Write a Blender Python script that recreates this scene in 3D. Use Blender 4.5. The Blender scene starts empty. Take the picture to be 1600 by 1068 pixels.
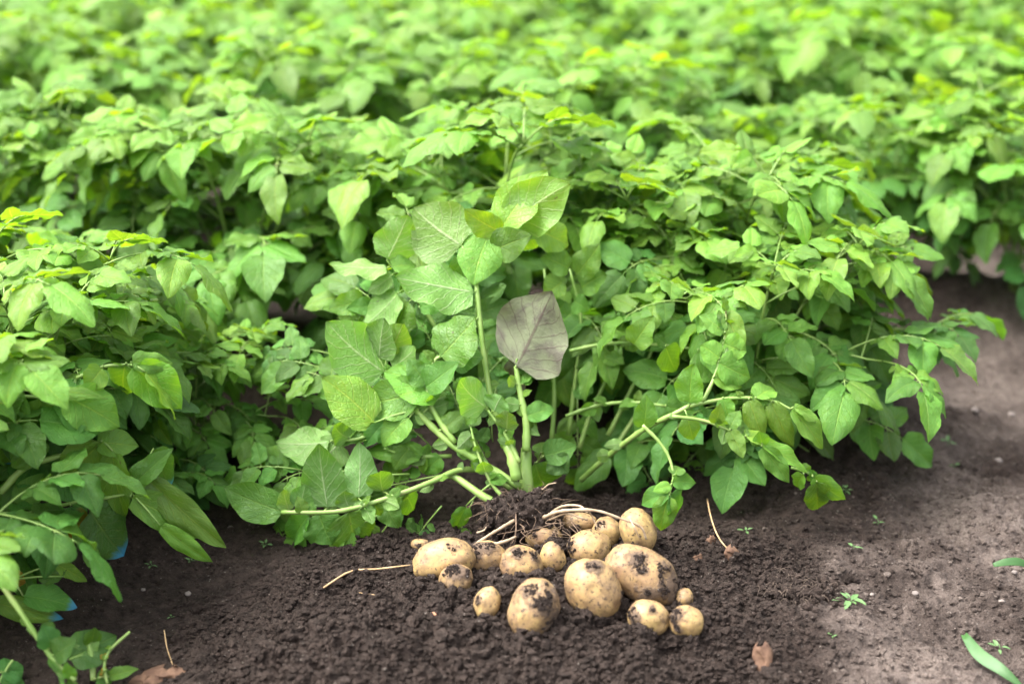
import bpy, bmesh, math, random
import numpy as np
from mathutils import Matrix, Vector, noise as mnoise

R = math.radians
sc = bpy.context.scene
col = sc.collection

# ------------------------------------------------------------------ camera
CAM = Vector((0.0, 0.0, 1.0))
PITCH = R(19.5)
LENS = 50.0
cd = bpy.data.cameras.new('camera')
cam = bpy.data.objects.new('camera', cd)
col.objects.link(cam)
cam.location = CAM
cam.rotation_euler = (R(90) - PITCH, 0, 0)
cd.lens = LENS
cd.sensor_width = 36.0
cd.sensor_fit = 'HORIZONTAL'
cd.clip_start = 0.05
cd.clip_end = 500
cd.dof.use_dof = True
cd.dof.focus_distance = 1.98
cd.dof.aperture_fstop = 2.0
cd.dof.aperture_blades = 9
sc.camera = cam

# ------------------------------------------------------------------ light: bright overcast
SUN_EL, SUN_AZ = R(60), R(-95)          # azimuth measured from +Y, negative = left
w = bpy.data.worlds.new('World')
sc.world = w
w.use_nodes = True
nt = w.node_tree
nt.nodes.clear()
sky = nt.nodes.new('ShaderNodeTexSky')
sky.sky_type = 'NISHITA'
sky.sun_disc = False
sky.sun_elevation = SUN_EL
sky.sun_rotation = SUN_AZ
sky.air_density = 1.0
sky.dust_density = 6.0
sky.ozone_density = 1.0
hs = nt.nodes.new('ShaderNodeHueSaturation')
hs.inputs['Saturation'].default_value = 0.24
bg = nt.nodes.new('ShaderNodeBackground')
bg.inputs['Strength'].default_value = 0.15
ow = nt.nodes.new('ShaderNodeOutputWorld')
nt.links.new(sky.outputs[0], hs.inputs['Color'])
nt.links.new(hs.outputs[0], bg.inputs['Color'])
nt.links.new(bg.outputs[0], ow.inputs['Surface'])
sl = bpy.data.lights.new('sun', 'SUN')
sl.energy = 1.4
sl.angle = R(60)
sl.color = (1.0, 0.965, 0.91)
so = bpy.data.objects.new('sun', sl)
col.objects.link(so)
sd = Vector((math.sin(SUN_AZ) * math.cos(SUN_EL), math.cos(SUN_AZ) * math.cos(SUN_EL), math.sin(SUN_EL)))
so.rotation_euler = sd.to_track_quat('Z', 'Y').to_euler()
so.location = (-4, 1, 6)
sc.view_settings.view_transform = 'Standard'
sc.view_settings.look = 'None'
sc.view_settings.exposure = 2.2
sc.view_settings.gamma = 1.0
sc.view_settings.use_curve_mapping = False
sc.render.engine = 'CYCLES'
sc.cycles.max_bounces = 8
sc.cycles.transmission_bounces = 6
sc.cycles.diffuse_bounces = 4

# ------------------------------------------------------------------ pixel of the photograph -> point
FPX = LENS / 36.0 * 1600.0
FW = Vector((0, math.cos(PITCH), -math.sin(PITCH)))
UP = Vector((0, math.sin(PITCH), math.cos(PITCH)))


def ray(u, v):
    return Vector(((u - 800) / FPX, 0, 0)) + UP * ((534 - v) / FPX) + FW


def at(u, v, y):
    d = ray(u, v)
    return CAM + d * (y / d.y)


def project(p):
    d = p - CAM
    dep = d.dot(FW)
    return (800 + d.x / dep * FPX, 534 - d.dot(UP) / dep * FPX, dep)


# ------------------------------------------------------------------ noise (vectorised)
def _h(ix, iy, seed):
    n = (ix.astype(np.int64) * 374761393 + iy.astype(np.int64) * 668265263 + seed * 974711) & 0xffffffff
    n = ((n ^ (n >> 13)) * 1274126177) & 0xffffffff
    n = n ^ (n >> 16)
    return (n & 0xffffff) / float(0xffffff)


def vn(x, y, seed=0):
    ix, iy = np.floor(x), np.floor(y)
    fx, fy = x - ix, y - iy
    fx = fx * fx * (3 - 2 * fx); fy = fy * fy * (3 - 2 * fy)
    a = _h(ix, iy, seed); b = _h(ix + 1, iy, seed); c = _h(ix, iy + 1, seed); d = _h(ix + 1, iy + 1, seed)
    return (a * (1 - fx) + b * fx) * (1 - fy) + (c * (1 - fx) + d * fx) * fy - 0.5


def fbm(x, y, sc_, octs, seed=0, gain=.5):
    r = 0; a = 1.0
    for i in range(octs):
        r = r + a * vn(x * sc_ + 17.3 * i, y * sc_ - 9.1 * i, seed + i)
        sc_ *= 2.03; a *= gain
    return r


def lumps(x, y, cell, seed):
    """rounded crumbs, one per cell of a jittered grid; 0..1"""
    gx, gy = x / cell, y / cell
    ix, iy = np.floor(gx), np.floor(gy)
    best = np.zeros_like(gx)
    for ox in (-1, 0, 1):
        for oy in (-1, 0, 1):
            cx, cy = ix + ox, iy + oy
            px = cx + _h(cx, cy, seed); py = cy + _h(cx, cy, seed + 1)
            rr = .25 + .55 * _h(cx, cy, seed + 2)
            d2 = ((gx - px) ** 2 + (gy - py) ** 2) / rr ** 2
            best = np.maximum(best, np.sqrt(np.clip(1 - d2, 0, 1)) * rr)
    return best


def sstep(a, b, x):
    t = np.clip((x - a) / (b - a), 0, 1)
    return t * t * (3 - 2 * t)


# ------------------------------------------------------------------ the lie of the land: rows and the bare track
A0 = np.array((-.45, 1.80))
RD = np.array((-.94, .342))          # along a row, away from the bare track
RN = np.array((.342, .94))           # across the rows
ROW = 0.79


def t_end(k): return -.62 - .30 * k



def rowpt(k, t):
    p = A0 + RN * (k * ROW) + RD * t
    return float(p[0]), float(p[1])


def dug(x, y):
    """how freshly turned the soil is, 0..1"""
    g = np.exp(-((x - .05) / np.where(x < .05, .47, .37)) ** 2 - ((y - 1.57) / .34) ** 2)
    g = np.maximum(g, .9 * np.exp(-((x - .30) / .16) ** 2 - ((y - 1.76) / .13) ** 2))
    g = np.maximum(g, .8 * np.exp(-((x - .16) / .16) ** 2 - ((y - 2.0) / .14) ** 2))
    return sstep(.28, .55, g + .25 * fbm(x, y, 9, 3, 5))


def height0(x, y):
    x = np.asarray(x, float); y = np.asarray(y, float)
    a = (x - A0[0]) * RN[0] + (y - A0[1]) * RN[1]
    t = (x - A0[0]) * RD[0] + (y - A0[1]) * RD[1]
    k = np.round(a / ROW)
    f = a - k * ROW
    end = np.where(k <= 0, .12, t_end(k))
    ridge = .09 * np.exp(-(f / .21) ** 2) * sstep(end - .12, end + .18, t + .06 * fbm(x, y, 3, 2, 11))
    ridge = np.where(k < 0, ridge * .0, ridge)
    mound = .062 * np.exp(-(np.abs((x - .05) / .36)) ** 2.4 - (np.abs((y - 1.74) / .24)) ** 2.2)
    mound = mound + .045 * np.exp(-((x + .16) / .22) ** 2 - ((y - 1.53) / .14) ** 2)
    hollow = -.025 * np.exp(-((x + .47) / .15) ** 2 - ((y - 1.74) / .2) ** 2)
    tuss = .03 * np.exp(-((x - .345) / .05) ** 2 - ((y - 1.79) / .045) ** 2)
    big = .018 * fbm(x, y, 2.2, 2, 21)
    return ridge + mound + hollow + tuss + big


LOOK = {}


def zs(x, y):
    """height of the finished surface, from a table"""
    gx_, gy_, Z_ = LOOK['t']
    i = int((x - gx_[0]) / .01); j = int((y - gy_[0]) / .01)
    return float(Z_[min(max(j, 0), Z_.shape[0] - 1), min(max(i, 0), Z_.shape[1] - 1)])


def hgt(x, y):
    return zs(x, y)


def ground(u, v, lift=0.0):
    """point where the ray through a pixel meets the ground (raised by lift)"""
    d = ray(u, v)
    t0, p = 1.0, None
    for i in range(900):
        t0 += .004
        p = CAM + d * t0
        if p.z < hgt(p.x, p.y) + lift:
            return p
    return p


# ------------------------------------------------------------------ object helpers
def put(name, me, parent=None, mats=()):
    o = bpy.data.objects.new(name, me)
    col.objects.link(o)
    if parent is not None:
        o.parent = parent
    for m in mats:
        me.materials.append(m)
    return o


def tag(o, label=None, cat=None, group=None, kind=None):
    if label: o['label'] = label
    if cat: o['category'] = cat
    if group: o['group'] = group
    if kind: o['kind'] = kind
    return o


def thing(name, loc, label, cat, group=None):
    o = put(name, None)
    o.empty_display_size = .05
    o.location = loc
    return tag(o, label, cat, group)


class MB:
    """collects geometry and links it as ONE mesh"""
    def __init__(s):
        s.v, s.f, s.uv, s.mi = [], [], [], []

    def add(s, verts, faces, uvs=None, mi=0):
        n = len(s.v)
        s.v.extend(verts)
        s.f.extend([tuple(i + n for i in f) for f in faces])
        s.uv.extend(uvs if uvs is not None else [(.5, .5)] * len(verts))
        s.mi.extend([mi] * len(faces))

    def tube(s, pts, r0, r1, sides=6, mi=0, bump=0, seed=0):
        pts = [Vector(p) for p in pts]
        n = len(pts)
        vs, fs = [], []
        rg = random.Random(seed)
        ref = Vector((.3, .2, .93))
        for i, p in enumerate(pts):
            t = (pts[min(i + 1, n - 1)] - pts[max(i - 1, 0)]).normalized()
            if abs(t.dot(ref)) > .95: ref = Vector((.9, .3, .1))
            a = t.cross(ref).normalized(); b = t.cross(a).normalized()
            rr = (r0 + (r1 - r0) * i / (n - 1)) * (1 + rg.uniform(-bump, bump) + (.16 if bump and i % 6 == 3 else 0))
            for j in range(sides):
                an = 2 * math.pi * j / sides
                vs.append(p + a * math.cos(an) * rr + b * math.sin(an) * rr)
        for i in range(n - 1):
            for j in range(sides):
                fs.append((i * sides + j, i * sides + (j + 1) % sides, (i + 1) * sides + (j + 1) % sides, (i + 1) * sides + j))
        fs.append(tuple(range(sides))[::-1])
        fs.append(tuple((n - 1) * sides + j for j in range(sides)))
        s.add([tuple(q) for q in vs], fs, None, mi)

    def mesh(s, name, mats=()):
        me = bpy.data.meshes.new(name)
        me.from_pydata([tuple(q) for q in s.v], [], s.f)
        ul = me.uv_layers.new(name='UVMap')
        li = np.empty(len(me.loops), np.int32)
        me.loops.foreach_get('vertex_index', li)
        ul.data.foreach_set('uv', np.array(s.uv, np.float32)[li].ravel())
        me.polygons.foreach_set('material_index', np.array(s.mi, np.int32))
        me.polygons.foreach_set('use_smooth', np.ones(len(me.polygons), bool))
        for m in mats: me.materials.append(m)
        me.update()
        return me


def spline(pts, n=14):
    """Catmull-Rom through the points"""
    pts = [Vector(p) for p in pts]
    if len(pts) == 2:
        return [pts[0].lerp(pts[1], i / (n - 1)) for i in range(n)]
    q = [pts[0] * 2 - pts[1]] + pts + [pts[-1] * 2 - pts[-2]]
    out = []
    seg = len(pts) - 1
    for i in range(n):
        x = i / (n - 1) * seg
        k = min(int(x), seg - 1); t = x - k
        a, b, c, d = q[k], q[k + 1], q[k + 2], q[k + 3]
        out.append(.5 * ((2 * b) + (c - a) * t + (2 * a - 5 * b + 4 * c - d) * t * t + (3 * b - a - 3 * c + d) * t ** 3))
    return out


def frame(o, yd, zh, sx=1, sy=1, sz=1):
    y = Vector(yd).normalized()
    z = Vector(zh) - y * Vector(zh).dot(y)
    if z.length < 1e-4: z = y.orthogonal()
    z.normalize()
    x = y.cross(z)
    return Matrix(((x.x * sx, y.x * sy, z.x * sz, o[0]), (x.y * sx, y.y * sy, z.y * sz, o[1]),
                   (x.z * sx, y.z * sy, z.z * sz, o[2]), (0, 0, 0, 1)))


# ------------------------------------------------------------------ materials
class NT:
    def __init__(s, name):
        s.m = bpy.data.materials.new(name); s.m.use_nodes = True
        s.t = s.m.node_tree; s.t.nodes.clear()

    def n(s, typ, **kw):
        k = s.t.nodes.new(typ)
        for a, b in kw.items():
            if hasattr(k, a) and not a.startswith('i_'): setattr(k, a, b)
        return k

    def l(s, a, b): s.t.links.new(a, b)

    def math(s, op, a, b=None, c=None, clamp=False):
        k = s.t.nodes.new('ShaderNodeMath'); k.operation = op; k.use_clamp = clamp
        for i, x in enumerate((a, b, c)):
            if x is None: continue
            if isinstance(x, (int, float)): k.inputs[i].default_value = x
            else: s.l(x, k.inputs[i])
        return k.outputs[0]

    def mix(s, fac, a, b, blend='MIX'):
        k = s.t.nodes.new('ShaderNodeMix'); k.data_type = 'RGBA'; k.blend_type = blend
        for sock, x in ((k.inputs[0], fac), (k.inputs[6], a), (k.inputs[7], b)):
            if isinstance(x, (int, float)): sock.default_value = x
            elif isinstance(x, tuple): sock.default_value = (*x[:3], 1)
            else: s.l(x, sock)
        return k.outputs[2]

    def noise(s, vec, scale, detail=3, rough=.55, dim='3D'):
        k = s.t.nodes.new('ShaderNodeTexNoise'); k.noise_dimensions = dim
        k.inputs['Scale'].default_value = scale; k.inputs['Detail'].default_value = detail; k.inputs['Roughness'].default_value = rough
        if vec is not None: s.l(vec, k.inputs['Vector'])
        return k.outputs[0]

    def ramp(s, fac, lo, hi):
        k = s.t.nodes.new('ShaderNodeMapRange'); k.interpolation_type = 'SMOOTHSTEP'
        k.inputs[1].default_value = lo; k.inputs[2].default_value = hi
        s.l(fac, k.inputs[0])
        return k.outputs[0]

    def bump(s, h, strength, dist, prev=None):
        k = s.t.nodes.new('ShaderNodeBump'); k.inputs['Strength'].default_value = strength; k.inputs['Distance'].default_value = dist
        s.l(h, k.inputs['Height'])
        if prev is not None: s.l(prev, k.inputs['Normal'])
        return k.outputs[0]

    def bsdf(s, color, rough=.6, spec=.4, normal=None):
        k = s.t.nodes.new('ShaderNodeBsdfPrincipled')
        if isinstance(color, tuple): k.inputs['Base Color'].default_value = (*color[:3], 1)
        else: s.l(color, k.inputs['Base Color'])
        if isinstance(rough, (int, float)): k.inputs['Roughness'].default_value = rough
        else: s.l(rough, k.inputs['Roughness'])
        k.inputs['Specular IOR Level'].default_value = spec
        if normal is not None: s.l(normal, k.inputs['Normal'])
        return k.outputs[0]

    def out(s, sh):
        k = s.t.nodes.new('ShaderNodeOutputMaterial'); s.l(sh, k.inputs['Surface']); return s.m


def leaf_material(name, mode=''):
    m = NT(name)
    oi = m.n('ShaderNodeObjectInfo'); geo = m.n('ShaderNodeNewGeometry'); uvn = m.n('ShaderNodeUVMap')
    sep = m.n('ShaderNodeSeparateXYZ'); m.l(uvn.outputs[0], sep.inputs[0])
    tc = m.n('ShaderNodeTexCoord')
    u = m.math('SUBTRACT', sep.outputs[0], .5); au = m.math('ABSOLUTE', u); v = sep.outputs[1]
    rnd = m.math('FRACT', m.math('ADD', m.math('MULTIPLY', oi.outputs['Random'], 7.31), geo.outputs['Random Per Island']))
    # a seed per leaflet for the blotches
    off = m.n('ShaderNodeVectorMath', operation='ADD'); cmb = m.n('ShaderNodeCombineXYZ')
    m.l(m.math('MULTIPLY', rnd, 40), cmb.inputs[0]); m.l(m.math('MULTIPLY', oi.outputs['Random'], 63), cmb.inputs[1])
    m.l(uvn.outputs[0], off.inputs[0]); m.l(cmb.outputs[0], off.inputs[1])
    vec = off.outputs[0]
    # veins: midrib and side veins that sweep towards the tip
    mid = m.ramp(au, .030, .008)
    w_ = m.math('SUBTRACT', v, m.math('MULTIPLY', m.math('POWER', au, .8), .62))
    wob = m.math('MULTIPLY', m.math('SUBTRACT', m.noise(vec, 5, 2), .5), .10)
    ph = m.math('FRACT', m.math('MULTIPLY', m.math('ADD', w_, wob), 6.5))
    tri = m.math('ABSOLUTE', m.math('SUBTRACT', ph, .5))
    side = m.ramp(tri, .075, .015)
    side = m.math('MULTIPLY', side, .75)
    vein = m.math('MAXIMUM', mid, side)
    vor = m.n('ShaderNodeTexVoronoi', feature='DISTANCE_TO_EDGE'); vor.inputs['Scale'].default_value = 15
    m.l(vec, vor.inputs['Vector'])
    net = m.ramp(vor.outputs['Distance'], .0, .16)
    colr = oi.outputs['Color']
    hsv = m.n('ShaderNodeHueSaturation')
    m.l(m.math('ADD', m.math('MULTIPLY', rnd, .024), .492), hsv.inputs['Hue'])
    m.l(m.math('ADD', m.math('MULTIPLY', m.math('FRACT', m.math('MULTIPLY', rnd, 13.7)), .60), .68), hsv.inputs['Value'])
    m.l(colr, hsv.inputs['Color'])
    c = hsv.outputs[0]
    mott = m.noise(vec, 3.0, 3)
    c = m.mix(m.ramp(mott, .45, .75), c, m.mix(1.0, c, (1.15, 1.06, .85), 'MULTIPLY'))
    c = m.mix(m.math('MULTIPLY', vein, .7), c, m.mix(1.0, c, (1.9, 1.4, 1.9), 'MULTIPLY'))
    # small brown flecks
    sp = m.noise(vec, 9, 2, .5)
    c = m.mix(m.math('MULTIPLY', m.ramp(sp, .70, .76), .85), c, (.07, .045, .025))
    if mode == 'blue':
        tipw = m.ramp(m.math('ADD', v, m.math('MULTIPLY', m.math('SUBTRACT', m.noise(vec, 7, 2), .5), .16)), .78, .97)
        c = m.mix(tipw, c, (.07, .33, .60))
    if mode == 'yellow':
        yw = m.ramp(m.math('ADD', m.math('ADD', v, au), m.math('MULTIPLY', m.noise(vec, 5, 3), .7)), .75, 1.25)
        c = m.mix(yw, c, (.36, .22, .03)); 
        bw = m.ramp(m.noise(vec, 4.5, 3), .58, .68)
        c = m.mix(bw, c, (.13, .065, .02))
    if mode == 'dusty':
        pur = m.ramp(m.noise(vec, 4, 4), .42, .68)
        c = m.mix(m.math('MULTIPLY', pur, .75), (.128, .145, .088), (.078, .066, .060))
        c = m.mix(m.math('MULTIPLY', vein, .6), c, (.060, .038, .038))
    under = m.mix(.5, m.mix(1.0, c, (1.25, 1.15, 1.6), 'MULTIPLY'), (.20, .34, .10))
    if mode != 'dusty':
        under = m.mix(m.math('MULTIPLY', vein, .6), under, (.42, .52, .29))
    else:
        under = c
    cc = m.mix(geo.outputs['Backfacing'], c, under)
    hgt_ = m.math('SUBTRACT', m.math('MULTIPLY', net, .30), m.math('MULTIPLY', vein, 1.1))
    bn = m.bump(hgt_, .65 if mode != 'dusty' else .25, .0024)
    nz = m.bump(m.noise(tc.outputs['Object'], 6, 3), .25, .008, bn)
    pr = m.bsdf(cc, m.math('ADD', m.math('MULTIPLY', rnd, 0.13), .40 if mode != 'dusty' else .75), .46 if mode != 'dusty' else .1, nz)
    tr = m.n('ShaderNodeBsdfTranslucent')
    tcol = m.mix(1.0, c, (1.75, 1.5, .28), 'MULTIPLY')
    m.l(tcol, tr.inputs['Color'])
    ms = m.n('ShaderNodeMixShader'); ms.inputs[0].default_value = .40 if mode != 'dusty' else .15
    m.l(pr, ms.inputs[1]); m.l(tr.outputs[0], ms.inputs[2])
    return m.out(ms.outputs[0])


def stem_material():
    m = NT('stem_skin')
    tc = m.n('ShaderNodeTexCoord'); oi = m.n('ShaderNodeObjectInfo')
    a = m.noise(tc.outputs['Object'], 30, 3)
    c = m.mix(m.ramp(a, .35, .7), (.135, .235, .045), (.215, .31, .085))
    c = m.mix(m.math('MULTIPLY', m.ramp(m.noise(tc.outputs['Object'], 12, 3), .58, .72), .5), c, (.16, .10, .06))
    b = m.bump(m.noise(tc.outputs['Object'], 160, 2), .3, .001)
    pr = m.bsdf(c, .45, .4, b)
    return m.out(pr)


def soil_material(name, base_var=True):
    m = NT(name)
    tc = m.n('ShaderNodeTexCoord'); P = tc.outputs['Object']
    at_ = m.n('ShaderNodeAttribute'); at_.attribute_name = 'dry'
    n1 = m.noise(P, 7, 4); n2 = m.noise(P, 60, 4, .6); n3 = m.noise(P, 420, 3, .65); n4 = m.noise(P, 1100, 2)
    moist = m.mix(m.ramp(n2, .3, .7), (.026, .0185, .0150), (.056, .040, .033))
    moist = m.mix(m.ramp(n3, .56, .72), moist, (.082, .061, .051))
    dry = m.mix(m.ramp(n2, .3, .72), (.112, .086, .073), (.190, .152, .131))
    dry = m.mix(m.ramp(n3, .58, .72), dry, (.29, .245, .22))
    f = m.math('ADD', at_.outputs['Fac'], m.math('MULTIPLY', m.math('SUBTRACT', n1, .5), .7))
    c = m.mix(m.ramp(f, .25, .95), moist, dry)
    sp = m.ramp(m.noise(P, 240, 1, .4), .735, .76)
    c = m.mix(m.math('MULTIPLY', sp, .6), c, (.27, .24, .21))
    h = m.math('ADD', m.math('MULTIPLY', n3, .6), m.math('MULTIPLY', n4, .4))
    b = m.bump(h, 1.0, .008)
    b = m.bump(n2, .8, .014, b)
    return m.out(m.bsdf(c, .92, .18, b))


def potato_material():
    m = NT('potato_skin')
    tc = m.n('ShaderNodeTexCoord'); oi = m.n('ShaderNodeObjectInfo')
    off = m.n('ShaderNodeVectorMath', operation='ADD'); cmb = m.n('ShaderNodeCombineXYZ')
    m.l(m.math('MULTIPLY', oi.outputs['Random'], 50), cmb.inputs[0])
    m.l(tc.outputs['Object'], off.inputs[0]); m.l(cmb.outputs[0], off.inputs[1])
    P = off.outputs[0]
    a = m.noise(P, 38, 4); b = m.noise(P, 16, 3); f = m.noise(P, 170, 3, .6); g = m.noise(P, 620, 2)
    c = m.mix(m.ramp(b, .35, .68), (.385, .268, .106), (.315, .205, .088))
    c = m.mix(m.ramp(a, .52, .78), c, (.27, .165, .095))
    c = m.mix(m.math('MULTIPLY', m.ramp(g, .55, .75), .25), c, (.32, .20, .10))
    # thin film of soil, object colour red = how dirty
    sepc = m.n('ShaderNodeSeparateColor'); m.l(oi.outputs['Color'], sepc.inputs[0])
    d = m.math('ADD', m.math('MULTIPLY', m.noise(P, 34, 6, .72), .8), m.math('MULTIPLY', f, .22))
    d = m.math('ADD', d, m.math('MULTIPLY', m.math('SUBTRACT', sepc.outputs[0], .5), .17))
    mud = m.n('ShaderNodeAttribute'); mud.attribute_name = 'mud'
    d = m.math('ADD', d, m.math('MULTIPLY', mud.outputs['Fac'], .15))
    film = m.ramp(d, .39, .60)
    c = m.mix(m.math('MULTIPLY', film, .72), c, (.150, .090, .054))
    thick = m.ramp(d, .575, .70)
    c = m.mix(m.math('MULTIPLY', thick, .85), c, (.080, .055, .040))
    spk = m.ramp(m.noise(P, 190, 3, .65), .57, .64)
    c = m.mix(m.math('MULTIPLY', spk, .9), c, (.055, .037, .027))
    h = m.math('ADD', m.math('MULTIPLY', thick, .9), m.math('MULTIPLY', g, .18))
    h = m.math('ADD', h, m.math('MULTIPLY', m.noise(P, 400, 2), m.math('MULTIPLY', thick, .9)))
    bn = m.bump(h, .6, .002)
    ro = m.math('ADD', m.math('MULTIPLY', thick, .35), .48)
    return m.out(m.bsdf(c, ro, .33, bn))


def plain(name, c1, c2, scale=60, rough=.75, bump=.4, spec=.25):
    m = NT(name)
    tc = m.n('ShaderNodeTexCoord')
    n_ = m.noise(tc.outputs['Object'], scale, 4, .6)
    c = m.mix(m.ramp(n_, .33, .68), c1, c2)
    return m.out(m.bsdf(c, rough, spec, m.bump(n_, bump, .002)))


M_LEAF = leaf_material('leaf_green')
M_BLUE = leaf_material('leaf_blue_tipped', 'blue')
M_YEL = leaf_material('leaf_yellowing', 'yellow')
M_DUST = leaf_material('leaf_dusty_grey', 'dusty')
M_STEM = stem_material()
M_SOIL = soil_material('soil')
M_POT = potato_material()
M_ROOT = plain('root_skin', (.27, .19, .12), (.38, .29, .20), 90, .7)
M_ROOTD = plain('root_hair', (.10, .066, .045), (.21, .145, .10), 200, .8)
M_DRY = plain('dried_leaf', (.075, .040, .026), (.17, .10, .062), 45, .8, .8)
M_STRAW = plain('straw', (.34, .22, .11), (.46, .32, .18), 80, .7)
M_STONE = plain('pale_stone', (.13, .11, .10), (.22, .185, .165), 60, .8)
M_GRASS = plain('grass_blade', (.026, .080, .018), (.045, .11, .028), 25, .5, .2, .4)
M_WEED = plain('weed_leaf', (.06, .13, .04), (.10, .18, .06), 50, .5, .3, .4)

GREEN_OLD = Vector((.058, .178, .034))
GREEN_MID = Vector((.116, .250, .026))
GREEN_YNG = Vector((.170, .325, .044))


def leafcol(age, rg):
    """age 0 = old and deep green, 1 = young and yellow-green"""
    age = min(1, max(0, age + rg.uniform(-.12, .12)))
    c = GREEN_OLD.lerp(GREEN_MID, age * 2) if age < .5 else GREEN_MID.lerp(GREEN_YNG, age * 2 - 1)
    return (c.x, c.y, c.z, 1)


# ------------------------------------------------------------------ ground: one sheet, fine where it is seen close
def axis(lo, hi, step, far_lo, far_hi, grow=1.10):
    mid = list(np.arange(lo, hi, step))
    a, st = [], step; x = lo
    while x > far_lo:
        st *= grow; x -= st; a.append(x)
    b, st = [], step; x = mid[-1]
    while x < far_hi:
        st *= grow; x += st; b.append(x)
    return np.array(a[::-1] + mid + b)


gx = axis(-.78, 1.02, .0034, -90, 90)
gy = axis(1.36, 2.25, .0034, -40, 160)
X, Y = np.meshgrid(gx, gy)
DUG = dug(X, Y)
near = sstep(6, 3, Y) * sstep(-1.5, -.5, Y) * sstep(3.2, 2.2, np.abs(X))
Z = height0(X, Y)
Z = Z * np.where((np.abs(X) > 20) | (Y > 25) | (Y < -10), 0, 1)
fine = near
Z = Z + fine * (.010 * fbm(X, Y, 14, 3, 31) * (.5 + DUG))
WX = X + .010 * vn(X * 70, Y * 70, 3) + .004 * vn(X * 190, Y * 190, 8); WY = Y + .010 * vn(X * 70, Y * 70, 13) + .004 * vn(X * 190, Y * 190, 18)
Z = Z + fine * (.25 + .75 * DUG) * (.013 * lumps(WX, WY, .036, 41) * sstep(.02, .3, fbm(X, Y, 7, 2, 43)) + .006 * lumps(WX, WY, .0125, 51) * (.4 + 1.2 * vn(X * 40, Y * 40, 9) + .6)
                                   + .020 * fbm(X, Y, 30, 5, 61, .72))
Z = Z + near * sstep(.15, .5, X) * (1 - DUG) * (.026 * fbm(X, Y, 5, 3, 101) + .026 * np.abs(fbm(WX * .7, WY * 1.7, 12, 4, 111, .65)) + .010 * lumps(WX, WY, .05, 151) * sstep(.12, .35, fbm(X, Y, 4, 2, 161)))
Z = Z + fine * (1 - DUG) * (.004 * lumps(X, Y, .021, 71) * sstep(.0, .3, fbm(X, Y, 5, 2, 81)) + .0026 * fbm(X, Y, 55, 3, 91))
ny, nx = X.shape
vid = np.arange(nx * ny).reshape(ny, nx)
quads = np.stack([vid[:-1, :-1], vid[:-1, 1:], vid[1:, 1:], vid[1:, :-1]], -1).reshape(-1, 4)


def bigmesh(name, V, Q, smooth=True):
    me = bpy.data.meshes.new(name)
    k = Q.shape[1]
    me.vertices.add(len(V)); me.vertices.foreach_set('co', np.ascontiguousarray(V, np.float32).ravel())
    me.loops.add(Q.size); me.loops.foreach_set('vertex_index', np.ascontiguousarray(Q, np.int32).ravel())
    me.polygons.add(len(Q)); me.polygons.foreach_set('loop_start', np.arange(0, Q.size, k, dtype=np.int32))
    me.polygons.foreach_set('use_smooth', np.full(len(Q), smooth))
    me.update(calc_edges=True)
    return me


def dryness(x, y):
    e = x - (.24 + (y - 1.5) * .40) + .10 * fbm(x, y, 3.5, 3, 131)
    d = sstep(-.05, .26, e) * (.80 + .80 * fbm(x, y, 4.5, 4, 141, .6))
    d = np.clip(d, 0, 1)
    d = np.maximum(d, .22 * sstep(.4, .0, dug(x, y)) * sstep(-.2, .2, x))
    return d * (1 - dug(x, y))


gme = bigmesh('ground', np.stack([X, Y, Z], -1).reshape(-1, 3), quads)
att = gme.attributes.new('dry', 'FLOAT', 'POINT')
att.data.foreach_set('value', dryness(X, Y).astype(np.float32).ravel())
g = put('ground', gme, None, [M_SOIL])
tag(g, 'dark crumbly garden soil rising in ridges beside a bare trodden strip', None, None, 'structure')

_lx = np.arange(-4.5, 4.5, .01); _ly = np.arange(.5, 9, .01)
_ii = np.clip(np.searchsorted(gx, _lx), 1, nx - 1); _jj = np.clip(np.searchsorted(gy, _ly), 1, ny - 1)
LOOK['t'] = (_lx, _ly, Z[np.ix_(_jj, _ii)])


# sampled surface height with its fine relief
def hfine(x, y):
    i = int(np.clip(np.searchsorted(gx, x), 1, nx - 1)); j = int(np.clip(np.searchsorted(gy, y), 1, ny - 1))
    return float(max(Z[j, i], Z[j - 1, i - 1]))


# ------------------------------------------------------------------ crumbs of soil and grit
def ico(sub):
    bm = bmesh.new(); bmesh.ops.create_icosphere(bm, subdivisions=sub, radius=1)
    V = np.array([v.co[:] for v in bm.verts]); F = np.array([[v.index for v in f.verts] for f in bm.faces]); bm.free()
    return V, F


I1, I2, I3 = ico(1), ico(2), ico(3)
nrg = np.random.RandomState(7)


def crumb_cloud(pts, sizes, base, flat=.8, rough=.42):
    V0, F0 = base
    n = len(pts); k = len(V0)
    V = np.repeat(V0[None], n, 0) * (1 + nrg.uniform(-rough, rough, (n, k, 1)))
    s3 = sizes[:, None, None] * nrg.uniform(.7, 1.3, (n, 1, 3)); s3[:, :, 2] *= flat
    V = V * s3
    an = nrg.uniform(0, 6.283, n); c, s_ = np.cos(an)[:, None], np.sin(an)[:, None]
    x = V[:, :, 0] * c - V[:, :, 1] * s_; y = V[:, :, 0] * s_ + V[:, :, 1] * c
    V = np.stack([x, y, V[:, :, 2]], -1) + pts[:, None, :]
    F = F0[None] + (np.arange(n) * k)[:, None, None]
    return V.reshape(-1, 3), F.reshape(-1, 3)


def surf(xs, ys):
    i = np.clip(np.searchsorted(gx, xs), 1, nx - 1); j = np.clip(np.searchsorted(gy, ys), 1, ny - 1)
    return Z[j, i]


def scatter(n, x0, x1, y0, y1, wfun):
    out = np.zeros((0, 2))
    while len(out) < n:
        p = np.stack([nrg.uniform(x0, x1, 60000), nrg.uniform(y0, y1, 60000)], -1)
        p = p[nrg.uniform(size=len(p)) < wfun(p[:, 0], p[:, 1])]
        out = np.concatenate([out, p])
    return out[:n]


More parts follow.
